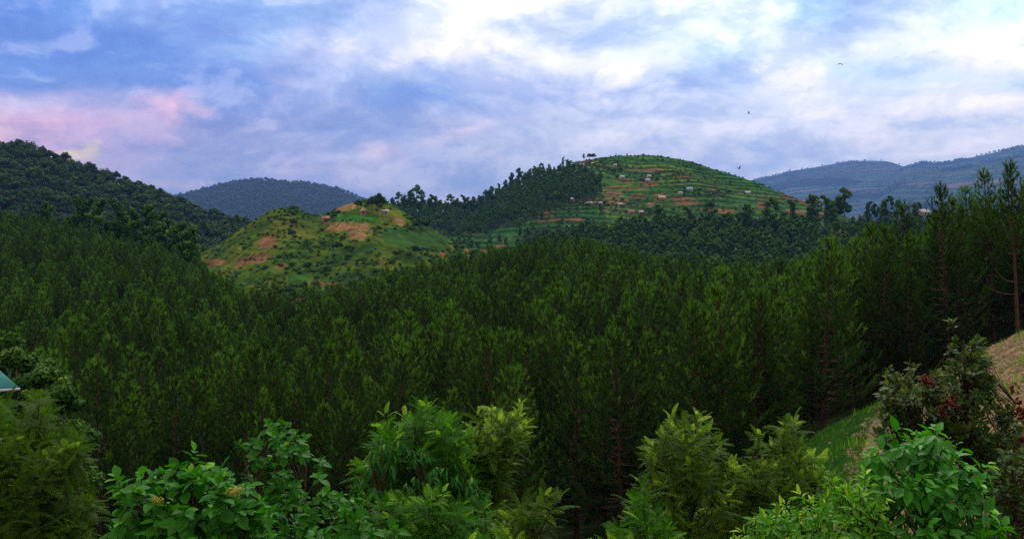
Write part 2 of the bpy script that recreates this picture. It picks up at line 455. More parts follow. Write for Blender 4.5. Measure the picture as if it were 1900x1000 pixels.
# ================================================================== terrain
GPX = np.array([-900, -400, 0, 120, 200, 330, 430, 560, 700, 850, 1050, 1250, 1400, 1530, 1650, 1760, 1830, 1900, 2000, 2400], float)
GD = np.array([3, 10, 20, 35, 45, 55, 65, 80, 120, 180, 260, 350, 470], float)
GZ = np.array([
    # d:   3   10    20     35     45     55     65    80    120   180   260   350   470
    [-4.5, -6.5, -7.5, -8.5, -10, -13, -16, -20, -20, -13, 0, 12, 14],          # -900
    [-4.5, -6.5, -8, -9, -11, -15, -18, -21, -21, -15, -4, 8, 10],              # -400
    [-4.5, -7, -9, -10, -12.5, -17, -20, -22, -22.5, -17.5, -8.5, 3.5, 4],      # 0
    [-4.5, -7, -10, -13, -16, -18.5, -21, -22.5, -23, -18, -9, 1, 0],           # 120
    [-4.5, -7, -10, -15, -17, -19, -21, -22.5, -23, -18.5, -11, -3, -8],        # 200
    [-4.5, -7, -10, -15, -17, -19, -21, -22.5, -22.5, -19.5, -14.5, -10, -20],  # 330
    [-4.5, -7, -10, -15, -17, -19, -21, -22.5, -22.5, -20.5, -22, -30, -42],    # 430
    [-4.5, -7, -10, -15, -17, -19, -20.5, -22, -22, -21.5, -26, -36, -44],      # 560
    [-4.5, -7, -10, -15, -17, -19, -20, -21, -20.5, -19.5, -18.5, -28, -42],    # 700
    [-4.5, -7, -10, -15, -17, -19, -20, -20.5, -19, -17.5, -15, -14.5, -40],    # 850
    [-4.5, -7, -10, -15, -17, -18.5, -19.2, -19.5, -18, -15, -8.5, -9, -34],    # 1050
    [-4.5, -7, -9.5, -13, -15.5, -17.5, -18.5, -19, -18.5, -17, -15, -18, -36], # 1250
    [-4.5, -7, -9, -11.5, -13, -14.5, -16, -17.5, -17.5, -16.5, -16, -22, -36], # 1400
    [-4.3, -6.6, -8, -9.4, -10, -10.8, -13, -14.8, -15, -14, -18, -24, -38],    # 1530
    [-4, -5.5, -6.6, -8, -8.4, -9.1, -10.4, -11.8, -11.4, -13, -20, -26, -38],  # 1650
    [-3.8, -4.8, -5.2, -6.2, -6.8, -7.4, -8.6, -9.2, -8.4, -12, -20, -28, -38], # 1760
    [-3.6, -4.4, -4.6, -5.2, -5.7, -6.2, -7.0, -7.2, -6.8, -10, -20, -28, -38], # 1830
    [-3.4, -4.0, -4.0, -4.2, -4.5, -4.9, -5.9, -6.2, -6.0, -9, -20, -28, -38],  # 1900
    [-3.2, -3.6, -3.2, -3.2, -3.4, -3.6, -4.6, -5.0, -5.0, -8, -20, -28, -38],  # 2000
    [-3, -3, -2, -1, -0.5, 0, 0, 0, 0, -4, -16, -28, -38]], float)              # 2400
_t = np.arctan((GPX - CX) / F)
TT = np.linspace(_t[0], _t[-1], 220)
LL = np.linspace(math.log(3), math.log(470), 200)
_g = np.array([np.interp(TT, _t, GZ[:, j]) for j in range(len(GD))]).T
TABLE = np.array([np.interp(LL, np.log(GD), _g[i]) for i in range(len(TT))])
for _ in range(14):
    p = np.pad(TABLE, 1, mode='edge')
    TABLE = (p[:-2, 1:-1] + p[2:, 1:-1] + p[1:-1, :-2] + p[1:-1, 2:] + 2 * TABLE) / 6


def gz(x, y):
    """height of the valley floor at x, y (arrays)"""
    x = np.asarray(x, float); y = np.asarray(y, float)
    th = np.arctan2(x, np.maximum(y, 1e-3)); d = np.maximum(y, 3.0)
    i = np.clip((th - TT[0]) / (TT[1] - TT[0]), 0, len(TT) - 1.001)
    j = np.clip((np.log(d) - LL[0]) / (LL[1] - LL[0]), 0, len(LL) - 1.001)
    i0, j0 = i.astype(int), j.astype(int); fi, fj = i - i0, j - j0
    z = (TABLE[i0, j0] * (1 - fi) + TABLE[i0 + 1, j0] * fi) * (1 - fj) + (TABLE[i0, j0 + 1] * (1 - fi) + TABLE[i0 + 1, j0 + 1] * fi) * fj
    z = z * (1 - sstep(470, 800, y)) + (-46) * sstep(470, 800, y)
    z = z + 4.0 * sstep(120, 260, y) * (1 - sstep(400, 470, y))
    near = np.exp(-((d - 45) / 40.0) ** 2)
    z = z + vnoise(x * 0.22, y * 0.22, 5, 4) * 0.35 * near + vnoise(x * 0.02, y * 0.02, 9, 3) * 1.2 * sstep(60, 140, y)
    # unseen slope added behind the viewpoint to block sky light from that side
    z = np.where(y < 3, z + np.clip(3 - y, 0, 400) * 0.28, z)
    return z + CZ


def G(x, y):
    return float(gz(np.array([x]), np.array([y]))[0])


class Hill:
    def __init__(s, sil, D, front, back, zb, drop=0.0, prof=1.0, namp=2.0, nscale=0.02, seed=1, terr=0.0):
        s.px = np.array([a[0] for a in sil], float); s.py = np.array([a[1] for a in sil], float)
        fx = np.linspace(s.px[0], s.px[-1], 600)
        fy = np.interp(fx, s.px, s.py)
        k = np.ones(13) / 13
        fy = np.convolve(np.pad(fy, 6, mode='edge'), k, 'valid') + vnoise(fx * .022, fx * 0, seed + 5, 4) * (2.6 if D < 2000 else 1.6)
        s.fx, s.fy = fx, fy
        s.D, s.front, s.back, s.zb, s.drop, s.prof, s.namp, s.ns, s.seed, s.terr = D, front, back, zb, drop, prof, namp, nscale, seed, terr
    def z(s, px, d, steps=True):
        px = np.asarray(px, float); d = np.asarray(d, float)
        zr = (HY - np.interp(px, s.fx, s.fy)) / F * s.D - s.drop
        x = (px - CX) / F * d
        t = np.clip((d - s.front) / (s.D - s.front), 0, 1)
        t2 = np.clip((d - s.D) / (s.back - s.D), 0, 1)
        up = t ** s.prof
        z = s.zb + (zr - s.zb) * np.where(d <= s.D, up, 1 - t2 * t2 * (3 - 2 * t2))
        fade = np.clip(t * 3, 0, 1) * (1 - 0.85 * sstep(0.85, 1.0, t))
        z = z + vnoise(x * s.ns, d * s.ns, s.seed, 5) * s.namp * fade
        if s.terr and steps:
            h = s.terr
            q = z / h + s.wob(x, d)
            fl = np.floor(q); fr = q - fl
            stp = 0.70 * fr + 0.30 * sstep(0.70, 0.95, fr)
            z = z + (stp - fr) * h * np.clip(t * 4, 0, 1) * sstep(1.0, 0.94, t)
        return z + CZ
    def wob(s, x, d):
        k = s.D / 1100.0
        return vnoise(x * 0.005 / k, d * 0.005 / k, 33, 3) * 4.2 + x * .0035 / k + vnoise(x * 0.03 / k, d * 0.03 / k, 34, 2) * .25
    def band(s, px, d):
        x = (np.asarray(px, float) - CX) / F * d
        return (s.z(px, d, False) - CZ) / s.terr + s.wob(x, np.asarray(d))
    def pos(s, px, d):
        return Vector(((px - CX) / F * d, d, float(s.z(np.array([px]), np.array([d]))[0])))
    def at(s, px, py):
        """front-slope point seen at px, py"""
        ds = np.linspace(s.front, s.D, 400)
        z = s.z(np.full(400, px), ds) - CZ
        rows = HY - z / ds * F
        i = int(np.argmin(np.abs(rows - py)))
        return s.pos(px, ds[i])
    def build(s, name, ncol, nrow, nback, mat, cover, ext=0.0):
        pxs = np.linspace(s.fx[0], s.fx[-1], ncol)
        ds = np.concatenate([np.linspace(s.front, s.D, nrow), np.linspace(s.D, s.back, nback + 1)[1:]])
        A, B = np.meshgrid(pxs, ds, indexing='ij')
        Z = s.z(A, B)
        X = (A - CX) / F * B
        rows = HY - (Z - CZ) / B * F
        c = cover(A, B, X, Z - CZ, rows)
        n, m = A.shape
        idx = np.arange(n * m).reshape(n, m)
        q = np.stack([idx[:-1, :-1], idx[1:, :-1], idx[1:, 1:], idx[:-1, 1:]], -1).reshape(-1, 4)
        me = mk_mesh(name, np.stack([X, B, Z], -1).reshape(-1, 3), None, q, [mat], {'cover': c.reshape(-1, 3)}, smooth=True)
        return obj(name, me, kind='structure')


def C3(r, g, b): return np.array([r, g, b], float)


def blend(c, m, col): return c * (1 - m[..., None]) + col * m[..., None]


def patch(px, py, cx, cy, rx, ry, nz, tilt=0.0):
    """soft-edged field outline, roughly rectangular, edges roughened by nz"""
    a = math.radians(tilt)
    u = ((px - cx) * math.cos(a) + (py - cy) * math.sin(a)) / rx
    v = (-(px - cx) * math.sin(a) + (py - cy) * math.cos(a)) / ry
    r = (np.abs(u) ** 4 + np.abs(v) ** 4) ** 0.25
    return sstep(1.06, 0.95, r + nz)


# ---- ground sheet
th = np.concatenate([np.linspace(-math.pi, -0.68, 50)[:-1], np.linspace(-0.68, 0.68, 520), np.linspace(0.68, math.pi, 50)[1:]])
rr = np.concatenate([[0.01], np.geomspace(2.0, 900, 430), np.geomspace(960, 20000, 26)])
Ath, Ar = np.meshgrid(th, rr, indexing='ij')
GX, GY = np.sin(Ath) * Ar, np.cos(Ath) * Ar
GZZ = gz(GX, GY)
gpx = CX + F * GX / np.maximum(GY, 0.5)
nz = vnoise(GX * 0.25, GY * 0.25, 3, 4)
cov = np.zeros(GX.shape + (3,)) + C3(.016, .026, .009)
cov = blend(cov, sstep(60, 52, GY) * sstep(-0.2, 0.5, nz), C3(.035, .05, .014))
grassy = sstep(1350, 1420, gpx) * sstep(60, 56, GY) * (GY > 5)
cov = blend(cov, grassy, C3(.022, .085, .013))
cov = blend(cov, grassy * sstep(0.2, 0.6, nz) * 0.7, C3(.08, .075, .03))
soil = sstep(-14, 14, gpx - (1592 + 56 * sstep(38, 58, GY) - 30 * sstep(34, 22, GY)) + 44 * nz) * sstep(66, 58, GY) * (GY > 5)
cov = blend(cov, soil, C3(.190, .135, .060))
cov = blend(cov, soil * sstep(0.15, 0.6, vnoise(GX * .5, GY * .5, 21, 4)) * .8, C3(.115, .068, .034))
cov = blend(cov, soil * sstep(1740, 1860, gpx) * sstep(-0.3, .5, vnoise(GX * .8, GY * 1.6, 41, 4)) * .8, C3(.31, .225, .105))
n_, m_ = GX.shape
idx = np.arange(n_ * m_).reshape(n_, m_)
q = np.stack([idx[:-1, :-1], idx[1:, :-1], idx[1:, 1:], idx[:-1, 1:]], -1).reshape(-1, 4)
# (winding chosen so that faces look up)
q = q[:, ::-1]
M_GROUND = ground_mat('ground_cover', 0.9, 0.45)
obj('ground', mk_mesh('ground', np.stack([GX, GY, GZZ], -1).reshape(-1, 3), None, q, [M_GROUND], {'cover': cov.reshape(-1, 3)}, smooth=True), kind='structure')

M_HILL = ground_mat('hill_cover', 0.10, 0.45)
M_FAR = ground_mat('far_cover', 0.007, 0.35)

# ---- forested hill rising at the edge of the valley
H_LEFT = Hill([(-420, 215), (-200, 238), (-60, 258), (0, 266), (50, 273), (110, 293), (150, 309), (190, 324), (250, 344), (300, 359), (330, 374), (380, 394), (430, 409), (480, 425), (540, 455), (600, 490)],
              1000, 560, 1500, -60, drop=2, prof=0.9, namp=10, nscale=.008, seed=3)
def cov_forest(A, B, X, Z, R):
    return np.zeros(A.shape + (3,)) + C3(.018, .030, .010)
H_LEFT.build('hill_forested', 200, 60, 12, M_HILL, cov_forest)
# ---- blue hill far behind
H_BLUE = Hill([(120, 430), (240, 385), (310, 366), (345, 356), (380, 347), (440, 335), (480, 332), (560, 337), (620, 347), (660, 362), (700, 378), (760, 405), (860, 440)],
              6500, 4200, 8600, -60, drop=8, prof=1.0, namp=55, nscale=.0012, seed=8)
H_BLUE.build('hill_distant', 160, 50, 10, M_HILL, cov_forest)
# ---- grassy knoll
H_KNOLL = Hill([(330, 500), (370, 470), (400, 455), (440, 427), (490, 399), (510, 388), (540, 387), (570, 400), (600, 400), (630, 385), (660, 374), (695, 369), (725, 378), (760, 398), (800, 428), (850, 455), (900, 475), (980, 505)],
               600, 360, 760, -40, prof=0.85, namp=9, nscale=.022, seed=12)
GREENS = [C3(.036, .112, .016), C3(.055, .138, .017), C3(.082, .15, .020), C3(.030, .10, .026), C3(.062, .12, .026)]
SOIL, TAN = C3(.165, .088, .040), C3(.21, .135, .062)
def cov_knoll(A, B, X, Z, R):
    nz = vnoise(X * .05, B * .05, 4, 5); nf = vnoise(X * .3, B * .3, 6, 4)
    c = np.zeros(A.shape + (3,)) + C3(.058, .104, .010)
    c = blend(c, sstep(-.15, .35, nz), C3(.105, .120, .014))
    c = blend(c, sstep(.1, .5, -nz + .3 * nf), C3(.028, .070, .014))
    c = blend(c, patch(A, R, 770, 445, 60, 18, nf * .25, 12), C3(.034, .082, .017))
    c = blend(c, patch(A, R, 660, 405, 40, 6, nf * .2, 0), C3(.04, .16, .02))
    c = blend(c, patch(A, R, 555, 517, 20, 8, nf * .3, 0), C3(.038, .10, .015))
    for cx, cy, rx, ry, tl in ((648, 421, 40, 9, 2), (663, 437, 16, 8, 6), (397, 487, 20, 7, -2), (466, 482, 30, 8, -10), (495, 449, 17, 10, -20), (740, 411, 11, 6, 25),
                               (645, 383, 24, 7, -18), (822, 472, 8, 4, 0), (520, 495, 12, 4, -20), (550, 557, 12, 6, 0), (610, 528, 36, 3, 3), (875, 470, 14, 8, 35)):
        st_ = 1 + .55 * vnoise(X * .9, Z * .12, 44, 3)
        c = blend(c, patch(A, R, cx, cy, rx, ry, nf * .55, tl), (SOIL if cy > 440 else C3(.22, .13, .055))[None, None] * st_[..., None])
    c = blend(c, .5 * sstep(.10, .0, np.abs(((Z + 4 * nz) / 5.5) % 1 - .5)), C3(.03, .05, .012))
    return c
H_KNOLL.build('hill_grassy_knoll', 420, 200, 20, M_HILL, cov_knoll)
# ---- terraced hill
TERR = [(600, 420), (660, 400), (700, 390), (740, 392), (780, 392), (830, 394), (880, 392), (920, 370), (960, 347), (1000, 329), (1040, 311), (1090, 296), (1140, 290), (1190, 287), (1230, 291), (1290, 302), (1340, 318), (1400, 338), (1450, 357), (1500, 375), (1560, 397), (1640, 432), (1720, 460)]
H_TERR = Hill(TERR, 1100, 640, 1500, -50, prof=0.80, namp=9, nscale=.006, seed=15, terr=6.5)
WOOD = [(860, 410), (905, 372), (1000, 325), (1060, 318), (1120, 345), (1120, 362), (1050, 385), (1000, 400), (960, 425), (900, 425)]
def inpoly(px, py, poly):
    px = np.asarray(px); py = np.asarray(py); r = np.zeros(np.broadcast(px, py).shape, bool)
    j = len(poly) - 1
    for i in range(len(poly)):
        xi, yi = poly[i]; xj, yj = poly[j]
        if yi != yj:
            r ^= ((yi > py) != (yj > py)) & (px < (xj - xi) * (py - yi) / (yj - yi) + xi)
        j = i
    return r
def cov_terr(A, B, X, Z, R):
    bd = H_TERR.band(A, B); k = np.floor(bd); fr = bd - k
    rnd = lambda a, b, s: (vnoise(a * 7.31 + .5, b * 5.17 + .5, s, 1) + 1) / 2
    wid = 45 + 50 * rnd(k, k * 0, 3)
    cell = np.floor(X / wid + 17 * rnd(k, k * 0, 5)); fc = X / wid + 17 * rnd(k, k * 0, 5) - cell
    r1 = rnd(k * 1.7, cell * 2.3, 11)
    nf = vnoise(X * .08, B * .08, 6, 4)
    c = np.zeros(A.shape + (3,)) + GREENS[0]
    for i, g in enumerate(GREENS): c = blend(c, ((r1 > .2 * i) & (r1 <= .2 * i + .2)).astype(float), g)
    r2 = rnd(k * 3.1 + 40, cell * 1.9, 12)
    c = blend(c, (r2 > .90).astype(float) * .8, SOIL * .7)
    c = blend(c, ((r2 < .16)).astype(float) * .7, C3(.10, .12, .035))
    c = blend(c, .75 * sstep(-.05, .35, vnoise(X * .012, B * .012, 61, 3)), C3(.030, .085, .016))
    for cx, cy, rx, ry, tl in ((1158, 335, 18, 5, 8), (1150, 349, 26, 3, 3), (1190, 349, 10, 3, 0), (1138, 359, 16, 5, 4), (1205, 341, 16, 4, 0), (1185, 364, 14, 4, 0),
                               (1225, 364, 12, 5, 0), (1210, 380, 8, 5, 0), (1205, 316, 28, 4, 4), (1268, 326, 16, 4, 8), (1326, 357, 13, 5, 10), (1418, 381, 12, 9, 15), (1462, 367, 18, 5, 8),
                               (1270, 373, 26, 7, 6), (1110, 372, 60, 6, 4), (1010, 398, 16, 7, 0), (1040, 408, 44, 5, -3), (915, 461, 26, 5, -6), (1500, 376, 18, 5, 14), (1085, 300, 8, 3, 0),
                               (880, 478, 12, 8, 35), (1530, 400, 16, 10, 10), (1480, 395, 25, 6, 10), (1330, 390, 30, 5, 4)):
        c = blend(c, patch(A, R, cx, cy, rx, ry, nf * .3, tl), SOIL * .95 if (cx * 7 + cy) % 3 else TAN * .8)
    c = blend(c, patch(A, R, 1390, 335, 50, 14, nf * .2, 18) * .7, C3(.035, .15, .022))
    hedge = sstep(.62, .74, fr + nf * .08) * sstep(1.0, .92, fr)
    c = blend(c, hedge * (.35 + .5 * sstep(-.3, .3, vnoise(X * .02, B * .02, 71, 2))), C3(.018, .046, .011))
    c = blend(c, (sstep(.035, .0, np.abs(fc - .03))) * .7, C3(.016, .045, .012))
    c = blend(c, sstep(0, .3, nf) * .25, C3(.03, .07, .02))
    wd = inpoly(A + 16 * vnoise(X * .02, B * .02, 81, 3), R + 9 * vnoise(X * .02, B * .02, 82, 3), WOOD) * .8
    c = blend(c, wd, C3(.02, .035, .012))
    return c
H_TERR.build('hill_terraced', 640, 360, 20, M_HILL, cov_terr)
# ---- wooded spur in front of it
H_SPUR = Hill([(820, 520), (900, 490), (980, 466), (1060, 452), (1150, 442), (1300, 436), (1480, 432), (1560, 424), (1650, 416), (1740, 416), (1850, 428), (2000, 440), (2200, 470)],
              660, 420, 820, -48, prof=.8, namp=4, nscale=.015, seed=21)
def cov_spur(A, B, X, Z, R):
    nf = vnoise(X * .1, B * .1, 6, 4)
    c = np.zeros(A.shape + (3,)) + C3(.022, .038, .013)
    for cx, cy, rx, ry in ((1525, 436, 22, 8), (1565, 430, 14, 10), (1500, 440, 14, 5)):
        c = blend(c, patch(A, R, cx, cy, rx, ry, nf * .3), SOIL)
    return c
H_SPUR.build('hill_wooded_spur', 220, 60, 12, M_HILL, cov_spur)
# ---- far blue mountains
H_MT1 = Hill([(1250, 400), (1330, 355), (1400, 335), (1430, 329), (1460, 319), (1500, 312), (1560, 303), (1620, 299), (1650, 301), (1690, 315), (1760, 345), (1850, 380), (1950, 410)],
             15000, 6500, 19000, -90, prof=.95, namp=120, nscale=.0006, seed=31, terr=62)
H_MT2 = Hill([(1500, 420), (1580, 380), (1640, 340), (1680, 310), (1710, 301), (1750, 303), (1800, 291), (1850, 281), (1900, 269), (1960, 258), (2060, 246), (2200, 262), (2400, 300)],
             13000, 4200, 17000, -90, prof=.95, namp=120, nscale=.0007, seed=35, terr=55)
def cov_mt(Hh):
    def f(A, B, X, Z, R):
        bd = Hh.band(A, B); k = np.floor(bd); fr = bd - k
        nf = vnoise(X * .0045, B * .0045, 6, 5); nl = vnoise(X * .001, B * .001, 9, 4)
        r = (vnoise(k * 7.3, np.floor(X / 620 + k * .37) * 5.1, 4, 1) + 1) / 2
        c = np.zeros(A.shape + (3,)) + C3(.05, .085, .04)
        c = blend(c, (r > .66).astype(float), C3(.13, .095, .07))
        c = blend(c, (r < .3).astype(float), C3(.05, .12, .05))
        c = blend(c, sstep(.5, .7, fr) * .85, C3(.022, .035, .018))
        c = blend(c, sstep(.03, .10, nl + .2 * nf), C3(.010, .020, .009))
        return c
    return f
H_MT1.build('mountain_far', 220, 170, 10, M_FAR, cov_mt(H_MT1))
H_MT2.build('mountain_terraced', 240, 190, 10, M_FAR, cov_mt(H_MT2))

# ================================================================== haze
hz = MB().box((800, 9500, 880), (16500, 11500, 1000))
M_HAZE = bpy.data.materials.new('haze'); M_HAZE.use_nodes = True
M_HAZE.node_tree.nodes.clear()
_t = NT(M_HAZE.node_tree)
pv = _t.n('ShaderNodeVolumePrincipled')
pv.inputs['Color'].default_value = (0.22, 0.43, 1.0, 1)
pv.inputs['Density'].default_value = 0.000055
pv.inputs['Anisotropy'].default_value = 0.1
_o = _t.n('ShaderNodeOutputMaterial')
M_HAZE.node_tree.links.new(pv.outputs[0], _o.inputs['Volume'])
HAZE = obj('haze', hz.mesh('haze', [M_HAZE]), kind='stuff')

# ================================================================== tree models
def pine_meshes(seed, H=13.0, dens=1.0, spread=1.0, base=0.22):
    r = random.Random(seed); g = np.random.default_rng(seed)
    tr = MB(); 
    bx_, by_ = r.uniform(-.09, .09), r.uniform(-.09, .09)
    bend = [(bx_ * i + r.uniform(-.05, .05), by_ * i + r.uniform(-.05, .05)) for i in range(7)]
    pts = [(bend[i][0], bend[i][1], H * i / 6.0 - (0.8 if i == 0 else 0)) for i in range(7)]
    tr.tube(pts, [.17 * (1 - i / 6.6) * H / 13 + .01 for i in range(7)], 6)
    def axis(h):
        f = max(0, min(5.999, h / H * 6)); i = int(f); f -= i
        return Vector(pts[i]).lerp(Vector(pts[i + 1]), f) if i > 0 else Vector((pts[1][0] * f, pts[1][1] * f, h))
    D, Pp, S, T = [], [], [], []
    h = H * base * .45
    while h < H * 0.985:
        t = h / H
        live = t > base
        prof = max(0.10, min(1.0, (1 - t) * 1.40) ** .9) * (min(1, (t - base) / .12 + .5) if live else 0.8)
        nb = r.choice([4, 5, 5, 6]) if live else r.choice([1, 2, 2])
        a0 = r.uniform(0, 6.28)
        for b in range(nb):
            a = a0 + 6.283 * b / nb + r.uniform(-.35, .35)
            L = 3.5 * prof * r.uniform(.7, 1.15) * spread * H / 13
            rise = .05 + .95 * max(0, (t - .35)) ** 1.1 + r.uniform(-.08, .12)
            o = axis(h)
            bp = [o]
            for s in range(1, 6):
                f = s / 5
                zz = L * f * (rise - .12) + L * .42 * f ** 2.4
                bp.append(o + Vector((math.cos(a) * L * f * (1 - .12 * f), math.sin(a) * L * f * (1 - .12 * f), zz)))
            tr.tube(bp, [(.032 * (1 - .16 * i)) * (L / 2.3 + .25) for i in range(6)], 3)
            if not live: continue
            nt = max(2, int(L / 0.28 * dens))
            for k in range(nt):
                f = .20 + .80 * (k + r.random()) / nt if k < nt - 1 else 1.0
                i = min(4, int(f * 5)); q = bp[i].lerp(bp[i + 1], min(1, f * 5 - i))
                bd = (bp[i + 1] - bp[i]).normalized()
                side = Vector((-math.sin(a), math.cos(a), 0)) * r.choice((-1, 1)) * (0 if f >= 1 else r.uniform(.4, .9))
                sd = (bd * .75 + side + Vector((0, 0, r.uniform(.25, 1.0)))).normalized()
                sl = r.uniform(.45, .85) * (1.15 - .3 * f)
                if f < 1: tr.tube([q, q + sd * sl * .5], [.012, .006], 3)
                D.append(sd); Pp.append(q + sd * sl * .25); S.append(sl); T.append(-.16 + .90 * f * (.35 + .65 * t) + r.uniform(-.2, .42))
        h += r.uniform(.42, .62) * (H / 13) * (1 if live else 1.7)
    top = axis(H * .98)
    for k in range(4):
        D.append(Vector((r.uniform(-.15, .15), r.uniform(-.15, .15), 1)).normalized()); Pp.append(top + Vector((0, 0, -.35 + .28 * k))); S.append(.5); T.append(.8)
    D = np.array([tuple(v) for v in D]); Pp = np.array([tuple(v) for v in Pp]); S = np.array(S); T = np.array(T)
    nn = 15
    n = len(D)
    rd = g.normal(size=(n, nn, 3)); rd /= np.linalg.norm(rd, axis=2, keepdims=True)
    nd = D[:, None, :] * .95 + rd * .60
    nd /= np.linalg.norm(nd, axis=2, keepdims=True)
    st = Pp[:, None, :] + D[:, None, :] * (g.random((n, nn, 1)) * .8 - .3) * S[:, None, None]
    ln = (.26 + .16 * g.random((n, nn))) 
    nh = g.normal(size=(n * nn, 3))
    R = frames(nd.reshape(-1, 3), nh)
    bv = np.array([[-.5, 0, 0], [.5, 0, 0], [0, 1, 0]]) * np.array([[.15, 1, 1]])
    v, tt = batch(bv, np.array([[0, 1, 2]]), R, st.reshape(-1, 3), ln.ravel())
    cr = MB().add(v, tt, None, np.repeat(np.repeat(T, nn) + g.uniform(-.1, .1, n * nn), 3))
    return tr.mesh('pine_trunk', [M_PBARK]), cr.mesh('pine_crown', [M_PINE])


def leafcloud(mb, c, rad, n, size, g, tint=0.3, shell=.55, mat=0, flat=1.0):
    """n leaf clumps spread through an ellipsoid; faces turned mostly outward and up"""
    d = g.normal(size=(n, 3)); d /= np.linalg.norm(d, axis=1, keepdims=True)
    rr_ = shell + (1 - shell) * g.random(n) ** .6
    p = np.array(c)[None] + d * np.array(rad)[None] * rr_[:, None]
    nrm = d * 1.0 + g.normal(size=(n, 3)) * .55 + np.array([[0, 0, .45]])
    ax = np.cross(nrm, g.normal(size=(n, 3)))
    R = frames(ax, nrm)
    bv = np.array([[-.5, -.5, 0], [.45, -.35, .12], [.55, .4, 0], [-.1, .6, .1], [-.55, .1, -.08]])
    bt = np.array([[0, 1, 2], [0, 2, 3], [0, 3, 4]])
    v, t = batch(bv, bt, R, p, size * g.uniform(.6, 1.35, n))
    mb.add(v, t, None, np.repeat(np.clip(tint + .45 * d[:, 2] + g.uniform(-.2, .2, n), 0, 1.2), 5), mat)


def euc_meshes(seed, H=18.0, crown0=.38, wid=.20, n=1900, lean=.03, mat=None, size=.5):
    r = random.Random(seed); g = np.random.default_rng(seed)
    tr, cr = MB(), MB()
    pts = [(H * lean * r.uniform(-1, 1) * (i / 5), H * lean * r.uniform(-1, 1) * (i / 5), H * .95 * i / 5 - (1.0 if i == 0 else 0)) for i in range(6)]
    tr.tube(pts, [.26 * H / 18 * (1 - i / 5.6) + .015 for i in range(6)], 6)
    k = r.randint(12, 17)
    for i in range(k):
        t = crown0 + (1 - crown0) * (i + r.random() * .7) / k
        f = t * 5 * .98; j = min(4, int(f)); o = Vector(pts[j]).lerp(Vector(pts[j + 1]), f - j)
        w_ = wid * H * math.sin(math.pi * min(1, max(.15, (t - crown0) / (1 - crown0) * .80 + .15))) ** .7 * r.uniform(.45, 1.0)
        a = r.uniform(0, 6.28)
        c = o + Vector((math.cos(a) * w_ * .75, math.sin(a) * w_ * .75, r.uniform(.0, .06) * H))
        tr.tube([o, o.lerp(c, .5) + Vector((0, 0, -.02 * H)), c], [.06, .04, .015], 3)
        s = r.uniform(.055, .11) * H * (1.2 - .45 * (t - crown0))
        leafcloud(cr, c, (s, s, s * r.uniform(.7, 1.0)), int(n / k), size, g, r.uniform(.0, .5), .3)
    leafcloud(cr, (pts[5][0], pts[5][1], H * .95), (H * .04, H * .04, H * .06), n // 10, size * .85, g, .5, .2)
    return tr.mesh('trunk', [M_EBARK]), cr.mesh('crown', [mat or M_EUC])


def rain_meshes(seed, H=14.0, W=5.5, n=900, size=.72, mat=None):
    r = random.Random(seed); g = np.random.default_rng(seed)
    tr, cr = MB(), MB()
    tr.tube([(0, 0, -2), (.1, .1, H * .4), (.3, -.1, H * .8)], [.35, .28, .1], 6)
    k = r.randint(14, 19)
    for i in range(k):
        a = 6.283 * i / k * 1.9 + r.uniform(-.4, .4); q = math.sqrt(r.uniform(.05, 1)) * W * .72
        c = Vector((math.cos(a) * q, math.sin(a) * q, H * (.78 - .42 * (q / W) ** 2) + r.uniform(-1.2, .8)))
        tr.tube([(.2, 0, H * .45), (c.x * .6, c.y * .6, c.z * .8), tuple(c)], [.14, .09, .03], 3)
        s = r.uniform(.26, .42) * W
        leafcloud(cr, c, (s, s, s * .78), n // k, size, g, r.uniform(-.05, .55), .35)
    return tr.mesh('trunk', [M_EBARK]), cr.mesh('crown', [mat or M_RAIN])


def bush_mesh(seed, W=2.0, n=200, size=.38, mat=None):
    r = random.Random(seed); g = np.random.default_rng(seed); cr = MB()
    k = r.randint(3, 6)
    for i in range(k):
        a = r.uniform(0, 6.28); q = r.uniform(.1, .7) * W
        s = r.uniform(.35, .7) * W
        cc = (math.cos(a) * q, math.sin(a) * q, s * .55 + r.uniform(0, .4) * W)
        leafcloud(cr, cc, (s, s, s * .75), n // k, size, g, r.uniform(.1, .6), .55)
        cr.tube([(0, 0, -.5), (cc[0] * .5, cc[1] * .5, cc[2] * .6), cc], [.06, .04, .02], 3, 0, 1)
    return cr.mesh('bush', [mat or M_BUSH, M_STEM])


PINES = [pine_meshes(100 + i, dens=1.0, spread=(1.0, .84, 1.22, .95, 1.12, .72)[i], base=(.10, .06, .20, .10, .05, .08)[i]) for i in range(6)]
EUCS = [euc_meshes(200 + i, crown0=(.35, .45, .3, .5, .4)[i], wid=(.24, .19, .28, .25, .17)[i]) for i in range(5)]
RAINS = [rain_meshes(300 + i, H=(13, 15, 12, 16)[i], W=(5.5, 4.8, 6.2, 5)[i]) for i in range(4)]
BUSHES = [bush_mesh(400 + i) for i in range(4)]


